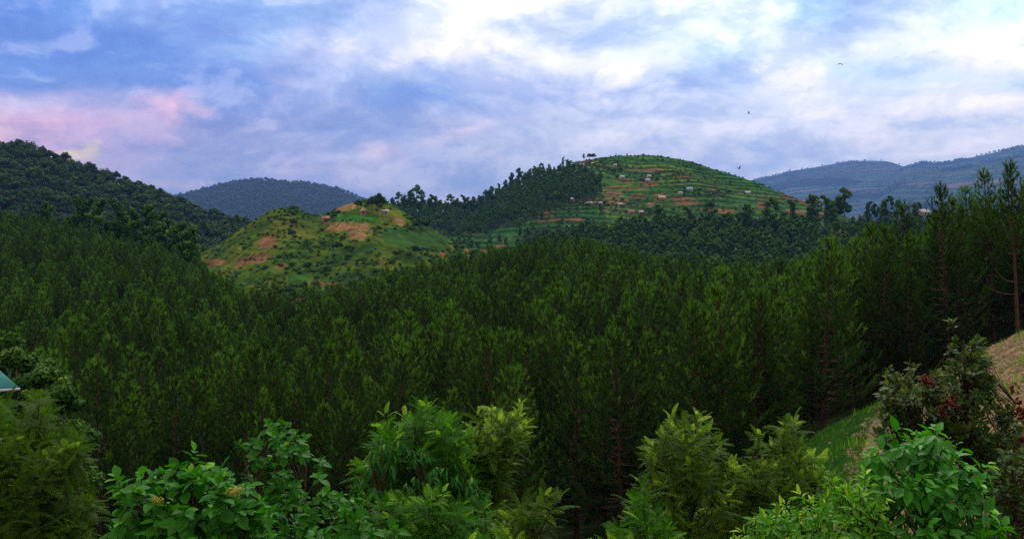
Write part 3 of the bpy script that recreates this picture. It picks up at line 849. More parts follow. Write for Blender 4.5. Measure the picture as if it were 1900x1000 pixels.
def gn_stuff(name, pts, scales, variants, seed):
    """one 'stuff' object: the given trees stand at every vertex (variants: lists of objects joined into one instance)"""
    g = np.random.default_rng(seed); n = len(pts)
    me = bpy.data.meshes.new(name)
    me.vertices.add(n); me.vertices.foreach_set('co', np.asarray(pts, np.float32).ravel())
    for nm, ty, dat in (('size', 'FLOAT', scales), ('turn', 'FLOAT', g.uniform(0, 6.283, n)), ('pick', 'INT', g.integers(0, len(variants), n))):
        at = me.attributes.new(nm, ty, 'POINT'); at.data.foreach_set('value', np.asarray(dat, np.int32 if ty == 'INT' else np.float32))
    o = obj(name, me, kind='stuff')
    ng = bpy.data.node_groups.new(name, 'GeometryNodeTree')
    ng.interface.new_socket('Geometry', in_out='INPUT', socket_type='NodeSocketGeometry')
    ng.interface.new_socket('Geometry', in_out='OUTPUT', socket_type='NodeSocketGeometry')
    N, L = ng.nodes, ng.links
    gi, go = N.new('NodeGroupInput'), N.new('NodeGroupOutput')
    m2p = N.new('GeometryNodeMeshToPoints'); L.new(gi.outputs[0], m2p.inputs[0])
    iop = N.new('GeometryNodeInstanceOnPoints'); L.new(m2p.outputs[0], iop.inputs['Points'])
    jv = N.new('GeometryNodeGeometryToInstance')
    for objs in reversed(variants):
        jn = N.new('GeometryNodeJoinGeometry')
        for ob in objs:
            oi = N.new('GeometryNodeObjectInfo'); oi.inputs['Object'].default_value = ob; oi.transform_space = 'ORIGINAL'
            L.new(oi.outputs['Geometry'], jn.inputs[0])
        gti = N.new('GeometryNodeGeometryToInstance'); L.new(jn.outputs[0], gti.inputs[0])
        if 'allj' not in locals(): allj = N.new('GeometryNodeJoinGeometry')
        L.new(gti.outputs[0], allj.inputs[0])
    L.new(allj.outputs[0], iop.inputs['Instance'])
    iop.inputs['Pick Instance'].default_value = True
    def at(nm, ty):
        a = N.new('GeometryNodeInputNamedAttribute'); a.data_type = ty; a.inputs['Name'].default_value = nm
        return a.outputs[0]
    L.new(at('pick', 'INT'), iop.inputs['Instance Index'])
    cx = N.new('ShaderNodeCombineXYZ'); L.new(at('turn', 'FLOAT'), cx.inputs[2])
    e2r = N.new('FunctionNodeEulerToRotation'); L.new(cx.outputs[0], e2r.inputs[0])
    L.new(e2r.outputs[0], iop.inputs['Rotation'])
    L.new(at('size', 'FLOAT'), iop.inputs['Scale'])
    L.new(iop.outputs[0], go.inputs[0])
    md = o.modifiers.new('scatter', 'NODES'); md.node_group = ng
    return o


FIRST = {}
def tree(name, pair, loc, s, rot, label, cat, group=None):
    """one tree thing > trunk, crown (mesh data shared between alike trees)"""
    e = empty(name, loc, label, cat, group)
    e.scale = (s, s, s); e.rotation_euler = (0, 0, rot)
    t = obj('trunk', pair[0], e); c = obj('crown', pair[1], e)
    FIRST.setdefault(pair[1].name, [t, c])
    return e


def scatter(pxa, pxb, d0, d1, spacing, g):
    """jittered grid of x, y between two columns and two depths"""
    xs, ys = [], []
    y = d0
    while y < d1:
        x0, x1 = (pxa - CX) / F * y, (pxb - CX) / F * y
        n = max(1, int((x1 - x0) / spacing))
        xs.append(x0 + (np.arange(n) + g.uniform(.05, .95, n)) * (x1 - x0) / n)
        ys.append(y + g.uniform(-.45, .45, n) * spacing)
        y += spacing
    return np.concatenate(xs), np.concatenate(ys)


# ================================================================== pine plantation
g = np.random.default_rng(21)
DFAR_PX = [-400, 0, 150, 250, 330, 400, 450, 520, 620, 700, 850, 1000, 1150, 1250, 1400, 1500, 1600, 1700, 1800, 1900, 2100]
DFAR = [400, 385, 375, 345, 320, 290, 215, 185, 200, 260, 330, 345, 345, 320, 290, 255, 215, 170, 140, 120, 110]
DNEAR_PX = [-400, 0, 60, 150, 300, 900, 1400, 1500, 1560, 1650, 1760, 1840, 1900, 2100]
DNEAR = [78, 74, 66, 58, 55, 54, 56, 60, 63, 63, 64, 66, 67, 66]
xa, ya = scatter(-130, 2030, 52, 150, 3.7, g)
xb, yb = scatter(-130, 2030, 150, 215, 3.2, g)
xc, yc = scatter(-130, 2030, 215, 390, 2.9, g)
x, y = np.concatenate([xa, xb, xc]), np.concatenate([ya, yb, yc])
px = CX + F * x / y
keep = (y < np.interp(px, DFAR_PX, DFAR)) & (y > np.interp(px, DNEAR_PX, DNEAR))
keep &= g.random(len(y)) > .12 * (1 + vnoise(x * .05, y * .05, 57, 2))
keep &= ~((px > 1835) & (px < 1950) & (y < 71))
x, y, px = x[keep], y[keep], px[keep]
z = gz(x, y)
sc = g.uniform(.68, 1.16, len(x)) * (1 + .20 * vnoise(x * .045, y * .045, 55, 2)) * np.interp(px, [-200, 300, 1400, 1600, 2000], [.92, .97, .96, .93, .96])
sc *= np.interp(y, [120, 260], [1.0, .70])
sc *= np.where(g.random(len(x)) < .06, 1.13, 1.0)
order = np.argsort(y)
inview = (px > -20) & (px < 1920)
sel = [i for i in order if inview[i]][:230]
selset = set(sel)
for i in sel:
    if px[i] > 1560: lab, grp = 'tall dark pine in the crowded stand above the bare earth bank', 'pines above the bare bank'
    elif px[i] < 420: lab, grp = 'dark pine at the near edge of the plantation below the forested hill', 'pines below the forested hill'
    else: lab, grp = 'dark green pine in the near ranks of the valley plantation', 'pines in the valley plantation'
    k = g.integers(0, 6)
    tree('pine_tree', PINES[k], (x[i], y[i], z[i] - .1), sc[i], g.uniform(0, 6.28), lab, 'pine tree', grp)
# the lone tall pine with a bare red trunk beside the bank
LONE = pine_meshes(150, base=.46, spread=.92)
lx = P(1889, 600, 61).x
tree('pine_tree', LONE, (lx, 61, G(lx, 61) - .3), .92, 2.1, 'tall pine with a long bare reddish trunk at the top of the bare bank', 'pine tree')
rest = np.array([i for i in range(len(x)) if i not in selset])
gn_stuff('pine_forest', np.c_[x, y, z - .1][rest], sc[rest], [FIRST[p[1].name] for p in PINES], 5)

# ================================================================== eucalypts
g = np.random.default_rng(31)
def euc_at(px_, topy, d, hill, label, group, k=None, mesh=None, cat='tree', name='eucalyptus_tree', Hm=18.0):
    x_ = (px_ - CX) / F * d
    zb_ = float(hill.z(np.array([px_]), np.array([d]))[0]) if hill else G(x_, d)
    H = max(3.0, CZ + (HY - topy) / F * d - zb_)
    k = int(g.integers(0, len(EUCS))) if k is None else k
    return tree(name, (mesh or EUCS)[k], (x_, d, zb_ - .2), H / Hm, g.uniform(0, 6.28), label, cat, group)
# spur belt
x, y = scatter(930, 2000, 455, 690, 5.4, g); px = CX + F * x / y
z = H_SPUR.z(px, y)
d_cl = (np.hypot((px - 1530) / 26, (HY - (z - CZ) / y * F - 436) / 9) < 1) | (np.hypot((px - 1568) / 14, (HY - (z - CZ) / y * F - 430) / 9) < 1)
keep = ~d_cl & (y > np.interp(px, [900, 1080, 1100], [600, 600, 455]))
x, y, px, z = x[keep], y[keep], px[keep], z[keep]
sc = g.uniform(.62, 1.05, len(x)) * np.interp(px, [930, 1080, 1500, 1620, 2000], [.6, .9, .95, .62, .62])
vis = (px > 940) & (px < 1780)
topn = [i for i in np.argsort(-(z + sc * 18 + g.uniform(0, 8, len(z)))) if vis[i]][:190]
ts = set(topn)
for i in topn:
    grp = ('eucalypts on the wooded spur below the terraced hill', 'tall eucalypt in the wood on the spur below the terraced fields') if px[i] < 1500 else ('eucalypts on the spur below the blue mountains', 'eucalypt in the pale green wood on the spur below the blue mountains')
    if vnoise(px[i] * .012, y[i] * .012, 77, 2) > -.05:
        tree('eucalyptus_tree', EUCS[int(g.integers(0, 5))], (x[i], y[i], z[i] - .2), sc[i], g.uniform(0, 6.28), grp[1], 'tree', grp[0])
    else:
        tree('pine_tree', PINES[int(g.integers(0, 6))], (x[i], y[i], z[i] - .2), sc[i] * 1.15, g.uniform(0, 6.28), 'dark pine among the eucalypts on the spur below the terraced hill', 'pine tree', 'pines on the wooded spur')
rest = np.array([i for i in range(len(x)) if i not in ts])
gn_stuff('eucalyptus_wood', np.c_[x, y, z - .2][rest], sc[rest], [FIRST[p[1].name] for p in EUCS if p[1].name in FIRST] + [FIRST[p[1].name] for p in PINES], 6)
# eucalypts standing up along the upper edge of the plantation
for px_, ty in ((143, 362), (168, 366), (190, 368), (214, 368), (84, 372), (244, 385), (255, 398), (277, 380), (291, 412), (312, 406), (337, 412), (352, 420), (316, 450), (344, 452), (369, 458), (232, 398), (265, 430), (300, 392), (20, 392), (52, 398), (-10, 400)):
    d = float(np.interp(px_, DFAR_PX, DFAR)) - g.uniform(5, 40)
    euc_at(px_, ty, d, None, 'round topped eucalypt standing over the pines below the forested hill', 'eucalypts over the pines below the forested hill')
# skyline trees: (px, top row, what)
SKY_T = [(1554, 368, 650, 'umbrella crowned tree on a bare stem, smaller of a pair before the blue mountains', 3), (1567, 349, 650, 'tallest umbrella crowned tree on a bare stem before the blue mountains', 3),
         (1529, 362, 645, 'dense dark tree beside the two bare stemmed umbrella trees', 0), (1543, 372, 640, 'narrow dark tree at the foot of the two umbrella trees', 4),
         (1506, 360, 700, 'small flat crowned tree where the terraced hill meets the mountains', 1), (1614, 373, 655, 'lollipop shaped tree standing alone against the blue mountains', 0),
         (1624, 378, 655, 'thin small tree beside the lollipop shaped tree', 3), (1650, 363, 660, 'broad rounded tree rising from the spur beneath the far mountains', 2), (1640, 372, 660, 'dark tree against the shoulder of the broad rounded tree', 4),
         (1668, 370, 665, 'pointed tree just past the broad rounded tree on the spur', 1), (1697, 376, 665, 'small pointed tree near the white house on the spur', 4), (1705, 375, 668, 'slim tree beside the white house on the spur', 0),
         (1430, 366, 640, 'flat topped cluster tree over the spur wood below the terraces', 2), (1467, 370, 640, 'rounded tall tree over the spur wood near the orange soil cut', 0), (1318, 370, 640, 'tallest dark tree over the middle of the spur wood', 2), (1384, 377, 640, 'squat crowned tree over the spur wood', 1), (1223, 378, 640, 'dark tree over the near end of the spur wood', 4), (1274, 382, 640, 'small round tree over the spur wood', 0)]
for px_, ty, d, lab, k in SKY_T: euc_at(px_, ty, d, H_SPUR, lab, None, k)
RIDGE_T = [(949, 320, 'slender tall tree at the start of the ridge trees'), (963, 312, 'tall thin tree in the row up the hill ridge'), (957, 330, 'short tree low in the ridge row'), (972, 322, 'bushy tree in the row up the hill ridge'),
           (983, 313, 'small round tree above the ridge wood'), (992, 308, 'tree in mid ridge with gap beside it'), (1004, 302, 'pointed tree high on the ridge wood'), (1046, 291, 'dark pointed tree near the hilltop houses'), (1054, 295, 'small dark tree near the hilltop houses'),
           (1083, 285, 'little round tree beside the big domed hilltop tree'), (1143, 285, 'dark tree on the hilltop before the terraces'), (1163, 284, 'small tree on the hilltop above the terraces'), (925, 340, 'tree near the foot of the ridge row'), (938, 333, 'narrow tree near the foot of the ridge row')]
for px_, ty, lab in RIDGE_T: euc_at(px_, ty, 1095, H_TERR, lab, None)
tree('domed_tree', RAINS[1], H_TERR.pos(1094, 1090), .75, 1.0, 'big dark domed tree on the skyline of the terraced hill', 'tree')
tree('domed_tree', RAINS[0], H_TERR.pos(1101, 1094), .72, 2.0, 'smaller half of the domed pair on the hill skyline', 'tree')
SADDLE_T = [(740, 356, 2), (728, 366, 1), (762, 352, 0), (773, 343, 2), (782, 352, 2), (801, 361, 3), (808, 364, 4), (836, 360, 2), (858, 361, 0), (868, 366, 3), (878, 364, 1), (889, 362, 0), (901, 352, 2), (912, 345, 1), (818, 370, 1), (848, 368, 4), (750, 362, 4)]
for px_, ty, k in SADDLE_T:
    euc_at(px_, ty, 1050, H_TERR, 'tallest dense tree of the saddle skyline beside the knoll' if ty == 343 else 'dark tree on the low saddle skyline between knoll and terraced hill', None if ty == 343 else 'trees on the saddle skyline', k)

# woods on the terraced hill flank and saddle
x, y = scatter(690, 1130, 700, 1130, 6.4, g); px = CX + F * x / y
z = H_TERR.z(px, y); row = HY - (z - CZ) / y * F
SADDLE = [(700, 385), (880, 385), (930, 370), (930, 420), (900, 440), (830, 440), (790, 425), (740, 415)]
jx, jy = 16 * vnoise(x * .02, y * .02, 81, 3), 9 * vnoise(x * .02, y * .02, 82, 3)
keep = (inpoly(px + jx, row + jy, WOOD) & (g.random(len(x)) < .86)) | (inpoly(px, row, SADDLE) & (g.random(len(x)) < .9)) | ((row > 395) & (g.random(len(x)) < .10)) | ((row > 440) & (px > 965) )
x, y, px, z = x[keep], y[keep], px[keep], z[keep]
sc = g.uniform(.45, .85, len(x))
pick = list(g.permutation(len(x))[:120]); ps = set(pick)
for i in pick:
    tree('broadleaf_tree', EUCS[int(g.integers(0, 5))], (x[i], y[i], z[i] - .3), sc[i], g.uniform(0, 6.28), 'small tree in the dark wood on the shaded flank of the terraced hill', 'tree', 'trees on the flank of the terraced hill')
rest = np.array([i for i in range(len(x)) if i not in ps])
gn_stuff('flank_wood', np.c_[x, y, z - .3][rest], sc[rest], [FIRST[p[1].name] for p in EUCS], 8)

# ================================================================== rainforest on the near hill and the distant blue hill
x, y = scatter(-120, 560, 640, 1030, 8.8, g); px = CX + F * x / y
z = H_LEFT.z(px, y)
sc = g.uniform(.55, 1.1, len(x)) * np.where(g.random(len(x)) < .14, 1.45, 1.0)
near = np.argsort(-y + g.uniform(0, 60, len(y)))
ridge = [i for i in near if -20 < px[i] < 470 and y[i] > 900][:240]
rs = set(ridge)
for i in ridge:
    tree('forest_tree', RAINS[int(g.integers(0, 4))], (x[i], y[i], z[i] - 4.5), sc[i], g.uniform(0, 6.28), 'spreading broadleaf tree along the crest of the dark forested hill', 'tree', 'trees on the crest of the forested hill')
rest = np.array([i for i in range(len(x)) if i not in rs])
gn_stuff('hill_forest', np.c_[x, y, z - 4.5][rest], sc[rest], [FIRST[p[1].name] for p in RAINS], 9)
x, y = scatter(200, 800, 4700, 6560, 31, g); px = CX + F * x / y
z = H_BLUE.z(px, y)
gn_stuff('distant_forest', np.c_[x, y, z - 16], g.uniform(2.0, 3.4, len(x)), [FIRST[p[1].name] for p in RAINS], 10)
# trees and clumps on the far mountains
for nm, Hh, a, b, sd in (('mountain_trees', H_MT2, 1560, 2000, 3), ('far_mountain_trees', H_MT1, 1380, 1800, 4)):
    gg = np.random.default_rng(sd)
    d = Hh.D * (1 - .55 * gg.random(6000) ** 1.4); p_ = gg.uniform(a, b, 6000)
    X = (p_ - CX) / F * d
    nl = vnoise(X * .001, d * .001, 9, 4)
    kp = (nl > .06) | (gg.random(6000) < .05)
    p_, d, X = p_[kp], d[kp], X[kp]
    gn_stuff(nm, np.c_[X, d, Hh.z(p_, d) - 8], gg.uniform(1.6, 3.4, len(d)), [FIRST[p[1].name] for p in RAINS], 11)

# ================================================================== bushes on the knoll and the terraces
def bush(mesh, loc, s, label, group):
    o = obj('bush', mesh, None, loc)
    o.scale = (s, s, s * random.uniform(.8, 1.2)); o.rotation_euler = (0, 0, random.uniform(0, 6.28))
    return tag(o, label, 'bush', group)
for b in BUSHES: FIRST[b.name] = None
x, y = scatter(340, 960, 375, 600, 3.0, g); px = CX + F * x / y
z = H_KNOLL.z(px, y); row = HY - (z - CZ) / y * F
dens = .17 + .6 * sstep(-.05, .45, vnoise(x * .035, y * .035, 17, 4)) + .35 * sstep(430, 500, row) * sstep(470, 560, px)
clear = np.zeros(len(x), bool)
for cx, cy, rx, ry in ((648, 419, 44, 14), (663, 437, 18, 10), (397, 487, 22, 9), (466, 482, 33, 11), (495, 449, 18, 11), (770, 445, 60, 16), (740, 411, 13, 8), (660, 405, 42, 7), (555, 517, 22, 9), (648, 384, 26, 8), (675, 393, 14, 7)):
    clear |= (np.abs(px - cx) < rx) & (np.abs(row - cy) < ry)
keep = (g.random(len(x)) < dens) & ~clear & (row < 580)
x, y, px, z, row = [a[keep] for a in (x, y, px, z, row)]
sc = g.uniform(.28, .95, len(x)) * (1 + .8 * (g.random(len(x)) < .16))
big = np.argsort(-sc)[:140]
bs = set(int(i) for i in big)
for i in bs:
    o = bush(BUSHES[int(g.integers(0, 4))], (x[i], y[i], z[i] - .2), sc[i], 'dark green shrub scattered over the grassy knoll', 'shrubs on the grassy knoll')
    FIRST[o.data.name] = [o]
rest = np.array([i for i in range(len(x)) if i not in bs])
gn_stuff('knoll_scrub', np.c_[x, y, z - .2][rest], sc[rest], [FIRST[b.name] for b in BUSHES], 12)
for cx, cy, w_, k_ in ((648, 410, 38, 12), (397, 480, 20, 6), (466, 473, 28, 9), (468, 482, 22, 6), (663, 447, 16, 5), (495, 439, 15, 4)):
    for j in range(k_):
        q_ = H_KNOLL.at(cx + g.uniform(-w_, w_), cy + g.uniform(-1.5, 1.5))
        o = bush(BUSHES[int(g.integers(0, 4))], q_, g.uniform(.28, .6), 'low bush on the lip of a bare soil cutting on the knoll', 'bushes on the lips of the soil cuttings')
# single trees on the knoll
for px_, py_, d_, s, k, lab in ((701, 394, 0, 1.15, 1, 'dense dark tree beside the thatched hut on the knoll'), (690, 386, 0, .85, 0, 'bushy tree behind the thatched hut on the knoll'), (664, 386, 0, .62, 3, 'small tree between the ploughed patch and the thatched hut'), (780, 425, 0, .9, 2, 'round dark tree on the shoulder of the knoll'), (772, 470, 0, .6, 0, 'dark tree near the lower green field on the knoll'), (620, 400, 0, .38, 2, 'low dark tree above the clay cutting'), (542, 440, 0, .55, 3, 'round shrub tree in the middle of the knoll slope'), (628, 465, 0, .62, 1, 'dark thicket tree below the clay cutting'), (530, 548, 0, .6, 0, 'dark round tree at the bottom of the knoll by the pines')):
    tree('knoll_tree', RAINS[k], H_KNOLL.at(px_, py_ + 8), s, 1.0 + px_, lab, 'tree')
# terrace hedges and bushes
x, y = scatter(960, 1600, 700, 1110, 5.0, g); px = CX + F * x / y
z = H_TERR.z(px, y); row = HY - (z - CZ) / y * F
bd = H_TERR.band(px, y); fr = bd - np.floor(bd)
vil = np.zeros(len(x))
for cx, cy, rx, ry in ((1110, 310, 50, 14), (1200, 330, 40, 9), (1110, 380, 70, 10), (1290, 358, 40, 8), (1185, 395, 60, 9), (1340, 358, 30, 6)):
    vil = np.maximum(vil, np.exp(-((px - cx) / rx) ** 2 - ((row - cy) / ry) ** 2))
keep = (g.random(len(x)) < (.34 * ((fr > .6) & (fr < .98)) * (vnoise(x * .02, y * .02, 71, 2) > -.2) + .05 + .95 * vil + .40 * (vnoise(x * .015, y * .015, 91, 3) > .28))) & ~inpoly(px, row, WOOD)
x, y, px, z, row, vil = [a[keep] for a in (x, y, px, z, row, vil)]
sc = g.uniform(.4, 1.05, len(x)) * (1 + .9 * (g.random(len(x)) < .4 * vil + .03))
pick = [int(i) for i in np.argsort(-sc)[:105]]; ps = set(pick)
for i in pick:
    bush(BUSHES[int(g.integers(0, 4))], (x[i], y[i], z[i] - .2), sc[i], 'dark bush in the hedges between the terraced fields', 'bushes between the terraced fields')
rest = np.array([i for i in range(len(x)) if i not in ps])
gn_stuff('terrace_hedges', np.c_[x, y, z - .2][rest], sc[rest], [FIRST[b.name] for b in BUSHES], 13)
# crest bushes along the terraced ridge
for px_ in list(range(1106, 1200, 7)) + [1212, 1226, 1238, 1241, 1255, 1262, 1270, 1284, 1286, 1300, 1312, 1330, 1344, 1362, 1380, 1398, 1414, 1430, 1446]:
    bush(BUSHES[int(g.integers(0, 4))], H_TERR.pos(px_ + g.uniform(-2, 2), 1097), g.uniform(.5, 1.1), 'bush along the skyline crest of the terraced hill', 'bushes along the terraced crest')

# ================================================================== houses
ROOF = {'white': (.52, .51, .49), 'teal': (.20, .42, .45), 'rust': (.32, .14, .085), 'pink': (.55, .38, .32), 'grey': (.40, .42, .44)}
WALLC = {'white': (.38, .34, .28), 'ochre': (.55, .36, .16), 'mud': (.36, .19, .11), 'cream': (.42, .33, .22)}
MR = {k: plain_mat(k + '_roof', tuple(.85 * a for a in v), v, 2, .5, .4) for k, v in ROOF.items()}
MW = {k: plain_mat(k + '_wall', tuple(.85 * a for a in v), v, 2, .9) for k, v in WALLC.items()}
M_DOOR = plain_mat('dark_timber', (.05, .03, .02), (.09, .05, .03), 5)
M_THATCH = plain_mat('thatch', (.22, .15, .08), (.38, .27, .15), 12, .95, .1, .5, (1, 1, .2))
HMESH = {}
def house(px_, py_, hill, wdt, roof, wall, label, group=None, rot=0.0, loc=None, hh=2.2):
    wdt = wdt * .56 if wdt > 5 else wdt
    p = loc if loc is not None else hill.at(px_, py_)
    e = empty('house', p, label, 'house', group); e.rotation_euler = (0, 0, rot)
    a, b = wdt / 2, wdt * .36
    key = (round(wdt, 1), roof, wall, hh)
    if key not in HMESH:
        rh = b * .8
        wl = MB().box((0, 0, hh / 2 - .5), (a, b, hh / 2 + .5))
        for s in (-1, 1):      # gable triangles
            wl.add([(s * a, -b, hh), (s * a, b, hh), (s * a, 0, hh + rh)], [(0, 1, 2) if s > 0 else (1, 0, 2)])
        rf = MB(); o, th_ = .45, .10
        for s in (-1, 1):
            y0, z0 = s * (b + o), hh - rh * o / b + .06
            v = [(-a - o, y0, z0), (a + o, y0, z0), (a + o, 0, hh + rh + .06), (-a - o, 0, hh + rh + .06)]
            v += [(q[0], q[1], q[2] + th_) for q in v]
            rf.add(v, None, [(0, 1, 2, 3)[::-1], (4, 5, 6, 7), (0, 1, 5, 4), (1, 2, 6, 5), (3, 0, 4, 7)])
        dr = MB().box((0, -b - .03, 1.0), (.5, .04, 1.0)); wn_ = MB().box((0, -b - .03, 1.6), (.45, .04, .45))
        HMESH[key] = (wl.mesh('house_wall', [MW[wall]]), rf.mesh('house_roof', [MR[roof]]), dr.mesh('house_door', [M_DOOR]), wn_.mesh('house_window', [M_DOOR]))
    m = HMESH[key]
    obj('wall', m[0], e); obj('roof', m[1], e); obj('door', m[2], e)
    for s in (-1, 1): obj('window', m[3], e, (s * a * .6, 0, 0))
    return e
HS = [(1062, 374, 9, 'white', 'white', 'white gabled house beside the wood on the terraced hill'), (1094, 381, 8, 'white', 'cream', 'pale roofed house among trees below the brown fields'), (1114, 381, 7, 'white', 'white', 'small white gabled house among trees below the brown fields'),
      (1061, 309, 8, 'teal', 'cream', 'bluish roofed house near the hilltop trees'), (1080, 309, 9, 'pink', 'cream', 'pinkish roofed house under the big domed tree'), (1100, 307, 6, 'pink', 'white', 'small pink roofed house just past the domed tree'), (1077, 318, 10, 'rust', 'ochre', 'ochre walled house below the hilltop houses'), (1054, 318, 7, 'rust', 'ochre', 'small ochre house at the edge of the hilltop wood'),
      (1141, 310, 6, 'white', 'cream', 'tiny pale house below the skyline trees'), (1154, 332, 8, 'white', 'white', 'white house on the orange soil terrace'), (1204, 330, 8, 'grey', 'cream', 'grey roofed house among banana bushes on the hill'), (1202, 338, 8, 'grey', 'white', 'lower grey roofed house among bushes on the hill'),
      (1280, 355, 11, 'teal', 'cream', 'teal roofed house in mid slope of the terraces'), (1388, 361, 9, 'white', 'white', 'bright white roofed house alone on the green terraces'), (1228, 371, 12, 'pink', 'mud', 'long brown house on the bare soil terrace'), (1171, 397, 10, 'rust', 'mud', 'rusty roofed house over the spur trees'), (1189, 397, 8, 'pink', 'mud', 'second rusty house over the spur trees'),
      (1150, 383, 7, 'grey', 'cream', 'small house between the brown terraces'), (1498, 379, 10, 'pink', 'cream', 'pinkish house at the end of the terraced slope'), (1262, 362, 7, 'grey', 'cream', 'grey house beside the teal roofed house')]
for px_, py_, wdt, rf, wl, lab in HS: house(px_, py_, H_TERR, wdt, rf, wl, lab, None, random.uniform(-.4, .4))
house(1713, 0, H_SPUR, 13, 'white', 'cream', 'long white house among trees on the spur below the mountains', None, .2, P(1713, 399, 668))
house(1526, 404, H_SPUR, 9, 'pink', 'mud', 'brown house on the orange soil clearing of the spur', None, .1, H_SPUR.pos(1526, 655))
for j, (px_, py_) in enumerate(((1583, 383), (1590, 381), (1598, 384), (1628, 376), (1634, 386), (1781, 385), (1576, 386), (1606, 387))):
    house(px_, py_, None, 16 if j != 3 else 22, ('white', 'grey', 'pink')[j % 3], 'white', 'village house at the foot of the blue mountains', 'village houses below the mountains', random.uniform(-.5, .5), H_MT2.at(px_, py_ + 3), 4)
# thatched hut on the knoll
p = H_KNOLL.at(675, 397)
e = empty('thatched_hut', p, 'round thatched hut under trees on top of the knoll', 'hut')
hb = MB(); hb.tube([(0, 0, -1), (0, 0, 2.0)], [2.3, 2.3], 14); obj('wall', hb.mesh('hut_wall', [MW['mud']]), e)
hr = MB(); hr.tube([(0, 0, 1.8), (0, 0, 3.1), (0, 0, 4.4)], [3.2, 1.7, .1], 14); obj('roof', hr.mesh('hut_roof', [M_THATCH]), e)
obj('door', MB().box((0, -2.3, .9), (.45, .08, .9)).mesh('hut_door', [M_DOOR]), e)
house(604, 411, H_KNOLL, 4.5, 'rust', 'mud', 'small rusty shed by the path on the knoll', None, .3, None, 2.0)
house(715, 397, H_KNOLL, 3.5, 'white', 'white', 'little white shed beside the dark tree on the knoll', None, .3, None, 1.6)

# teal roofed brick house at the edge of the picture
M_TEAL = plain_mat('teal_sheet_roof', (.018, .12, .115), (.028, .16, .15), 1.2, .75, .15)
M_BRICK = plain_mat('brown_brick', (.12, .045, .025), (.20, .085, .045), 7, .9, stretch=(1, 1, 3))
ex, ey, ez = P(34, 717, 36)
hr_ = math.radians(36)
ox, oy = math.cos(hr_) * 5 + math.sin(hr_) * 3.2, math.sin(hr_) * 5 - math.cos(hr_) * 3.2
e = empty('brick_house', (ex - ox, ey - oy, G(ex - ox, ey - oy)), 'brown brick house with a teal hipped roof behind the shrubs', 'house')
e.rotation_euler = (0, 0, hr_)
H0 = ez - e.location.z
obj('wall', MB().box((-.5, .5, H0 / 2 - .6), (4.9, 3.0, H0 / 2 + .5)).mesh('brick_house_wall', [M_BRICK]), e)
rv = [(-6, -3.2, H0), (5, -3.2, H0), (5, 4.2, H0), (-6, 4.2, H0), (-2.5, .5, H0 + 1.7), (1.5, .5, H0 + 1.7)]
rv += [(a, b, c - .12) for a, b, c in rv[:4]]
obj('roof', MB().add(rv, [(1, 2, 5), (3, 0, 4)], [(0, 1, 5, 4), (2, 3, 4, 5), (0, 6, 7, 1), (1, 7, 8, 2), (2, 8, 9, 3), (3, 9, 6, 0), (6, 9, 8, 7)]).mesh('brick_house_roof', [M_TEAL]), e)
sl = MB()
for k in range(12): sl.box((-5.6 + k * .95, -3.18, H0 - .02), (.02, .03, .05))
obj('gutter', MB().tube([(-6, -3.28, H0 - .1), (5.05, -3.28, H0 - .1)], [.06, .06], 6).mesh('gutter', [MR['grey']]), e)
obj('window', MB().box((2.9, -2.55, H0 - 1.6), (.5, .05, .6)).mesh('brick_house_window', [M_DOOR]), e)

# ================================================================== grass strip, straw and small plants on the bank
g = np.random.default_rng(51)
def blades(name, n, pxr, dr, cond, size, mat, flat=False):
    y = np.sqrt(g.uniform(dr[0] ** 2, dr[1] ** 2, n)); p_ = g.uniform(pxr[0], pxr[1], n); x = (p_ - CX) / F * y
    k = cond(p_, y, x); x, y = x[k], y[k]
    z = gz(x, y); m = len(x)
    d = g.normal(size=(m, 3)) * (.35 if not flat else 1.0); d[:, 2] = (1.0 if not flat else np.abs(d[:, 2]) * .25)
    R = frames(d, g.normal(size=(m, 3)))
    v, t = batch(np.array([[-.06, 0, 0], [.06, 0, 0], [0, 1, .0]]), np.array([[0, 1, 2]]), R, np.c_[x, y, z - .01], size * g.uniform(.6, 1.5, m))
    return obj(name, MB().add(v, t, None, np.repeat(g.uniform(0, 1, m), 3)).mesh(name, [mat]), kind='stuff')
edge = lambda p_, y: 1592 + 56 * sstep(38, 58, y) - 30 * sstep(34, 22, y)
blades('grass', 42000, (1380, 1700), (26, 58), lambda p_, y, x: (p_ < edge(p_, y) + 8) | (vnoise(x * .25, y * .25, 3, 4) < -.35), .22, M_GRASS)
blades('dry_straw', 9000, (1600, 1960), (22, 60), lambda p_, y, x: (p_ > edge(p_, y)) & (vnoise(x * .8, y * 1.6, 41, 4) > -.2), .30, M_STRAW, True)
o = bush(bush_mesh(490, 1.0, 500, .10), (P(1637, 800, 42).x, 42, G(P(1637, 800, 42).x, 42)), .42, 'small round dark bush on the edge of the bare soil', None)
def clods(name, n, mat, size, cond):
    y = np.sqrt(g.uniform(24 ** 2, 58 ** 2, n)); p_ = g.uniform(1520, 1960, n); x = (p_ - CX) / F * y
    k = cond(p_, y, x); x, y = x[k], y[k]; m = len(x)
    bv = np.array([[-.5, -.4, 0], [.5, -.45, 0], [.45, .5, 0], [-.4, .45, 0], [-.2, -.15, .55], [.25, .1, .45]])
    bt = np.array([[0, 1, 4], [1, 5, 4], [1, 2, 5], [2, 3, 5], [3, 4, 5], [3, 0, 4]])
    R = frames(g.normal(size=(m, 3)) * np.array([1, 1, .15]), np.tile([[0, 0, 1.0]], (m, 1)))
    v, t = batch(bv, bt, R, np.c_[x, y, gz(x, y) - .02], size * g.uniform(.3, 1.6, m) ** 1.5)
    return obj(name, MB().add(v, t, None, np.repeat(g.uniform(0, 1, m), 6)).mesh(name, [mat]), kind='stuff')
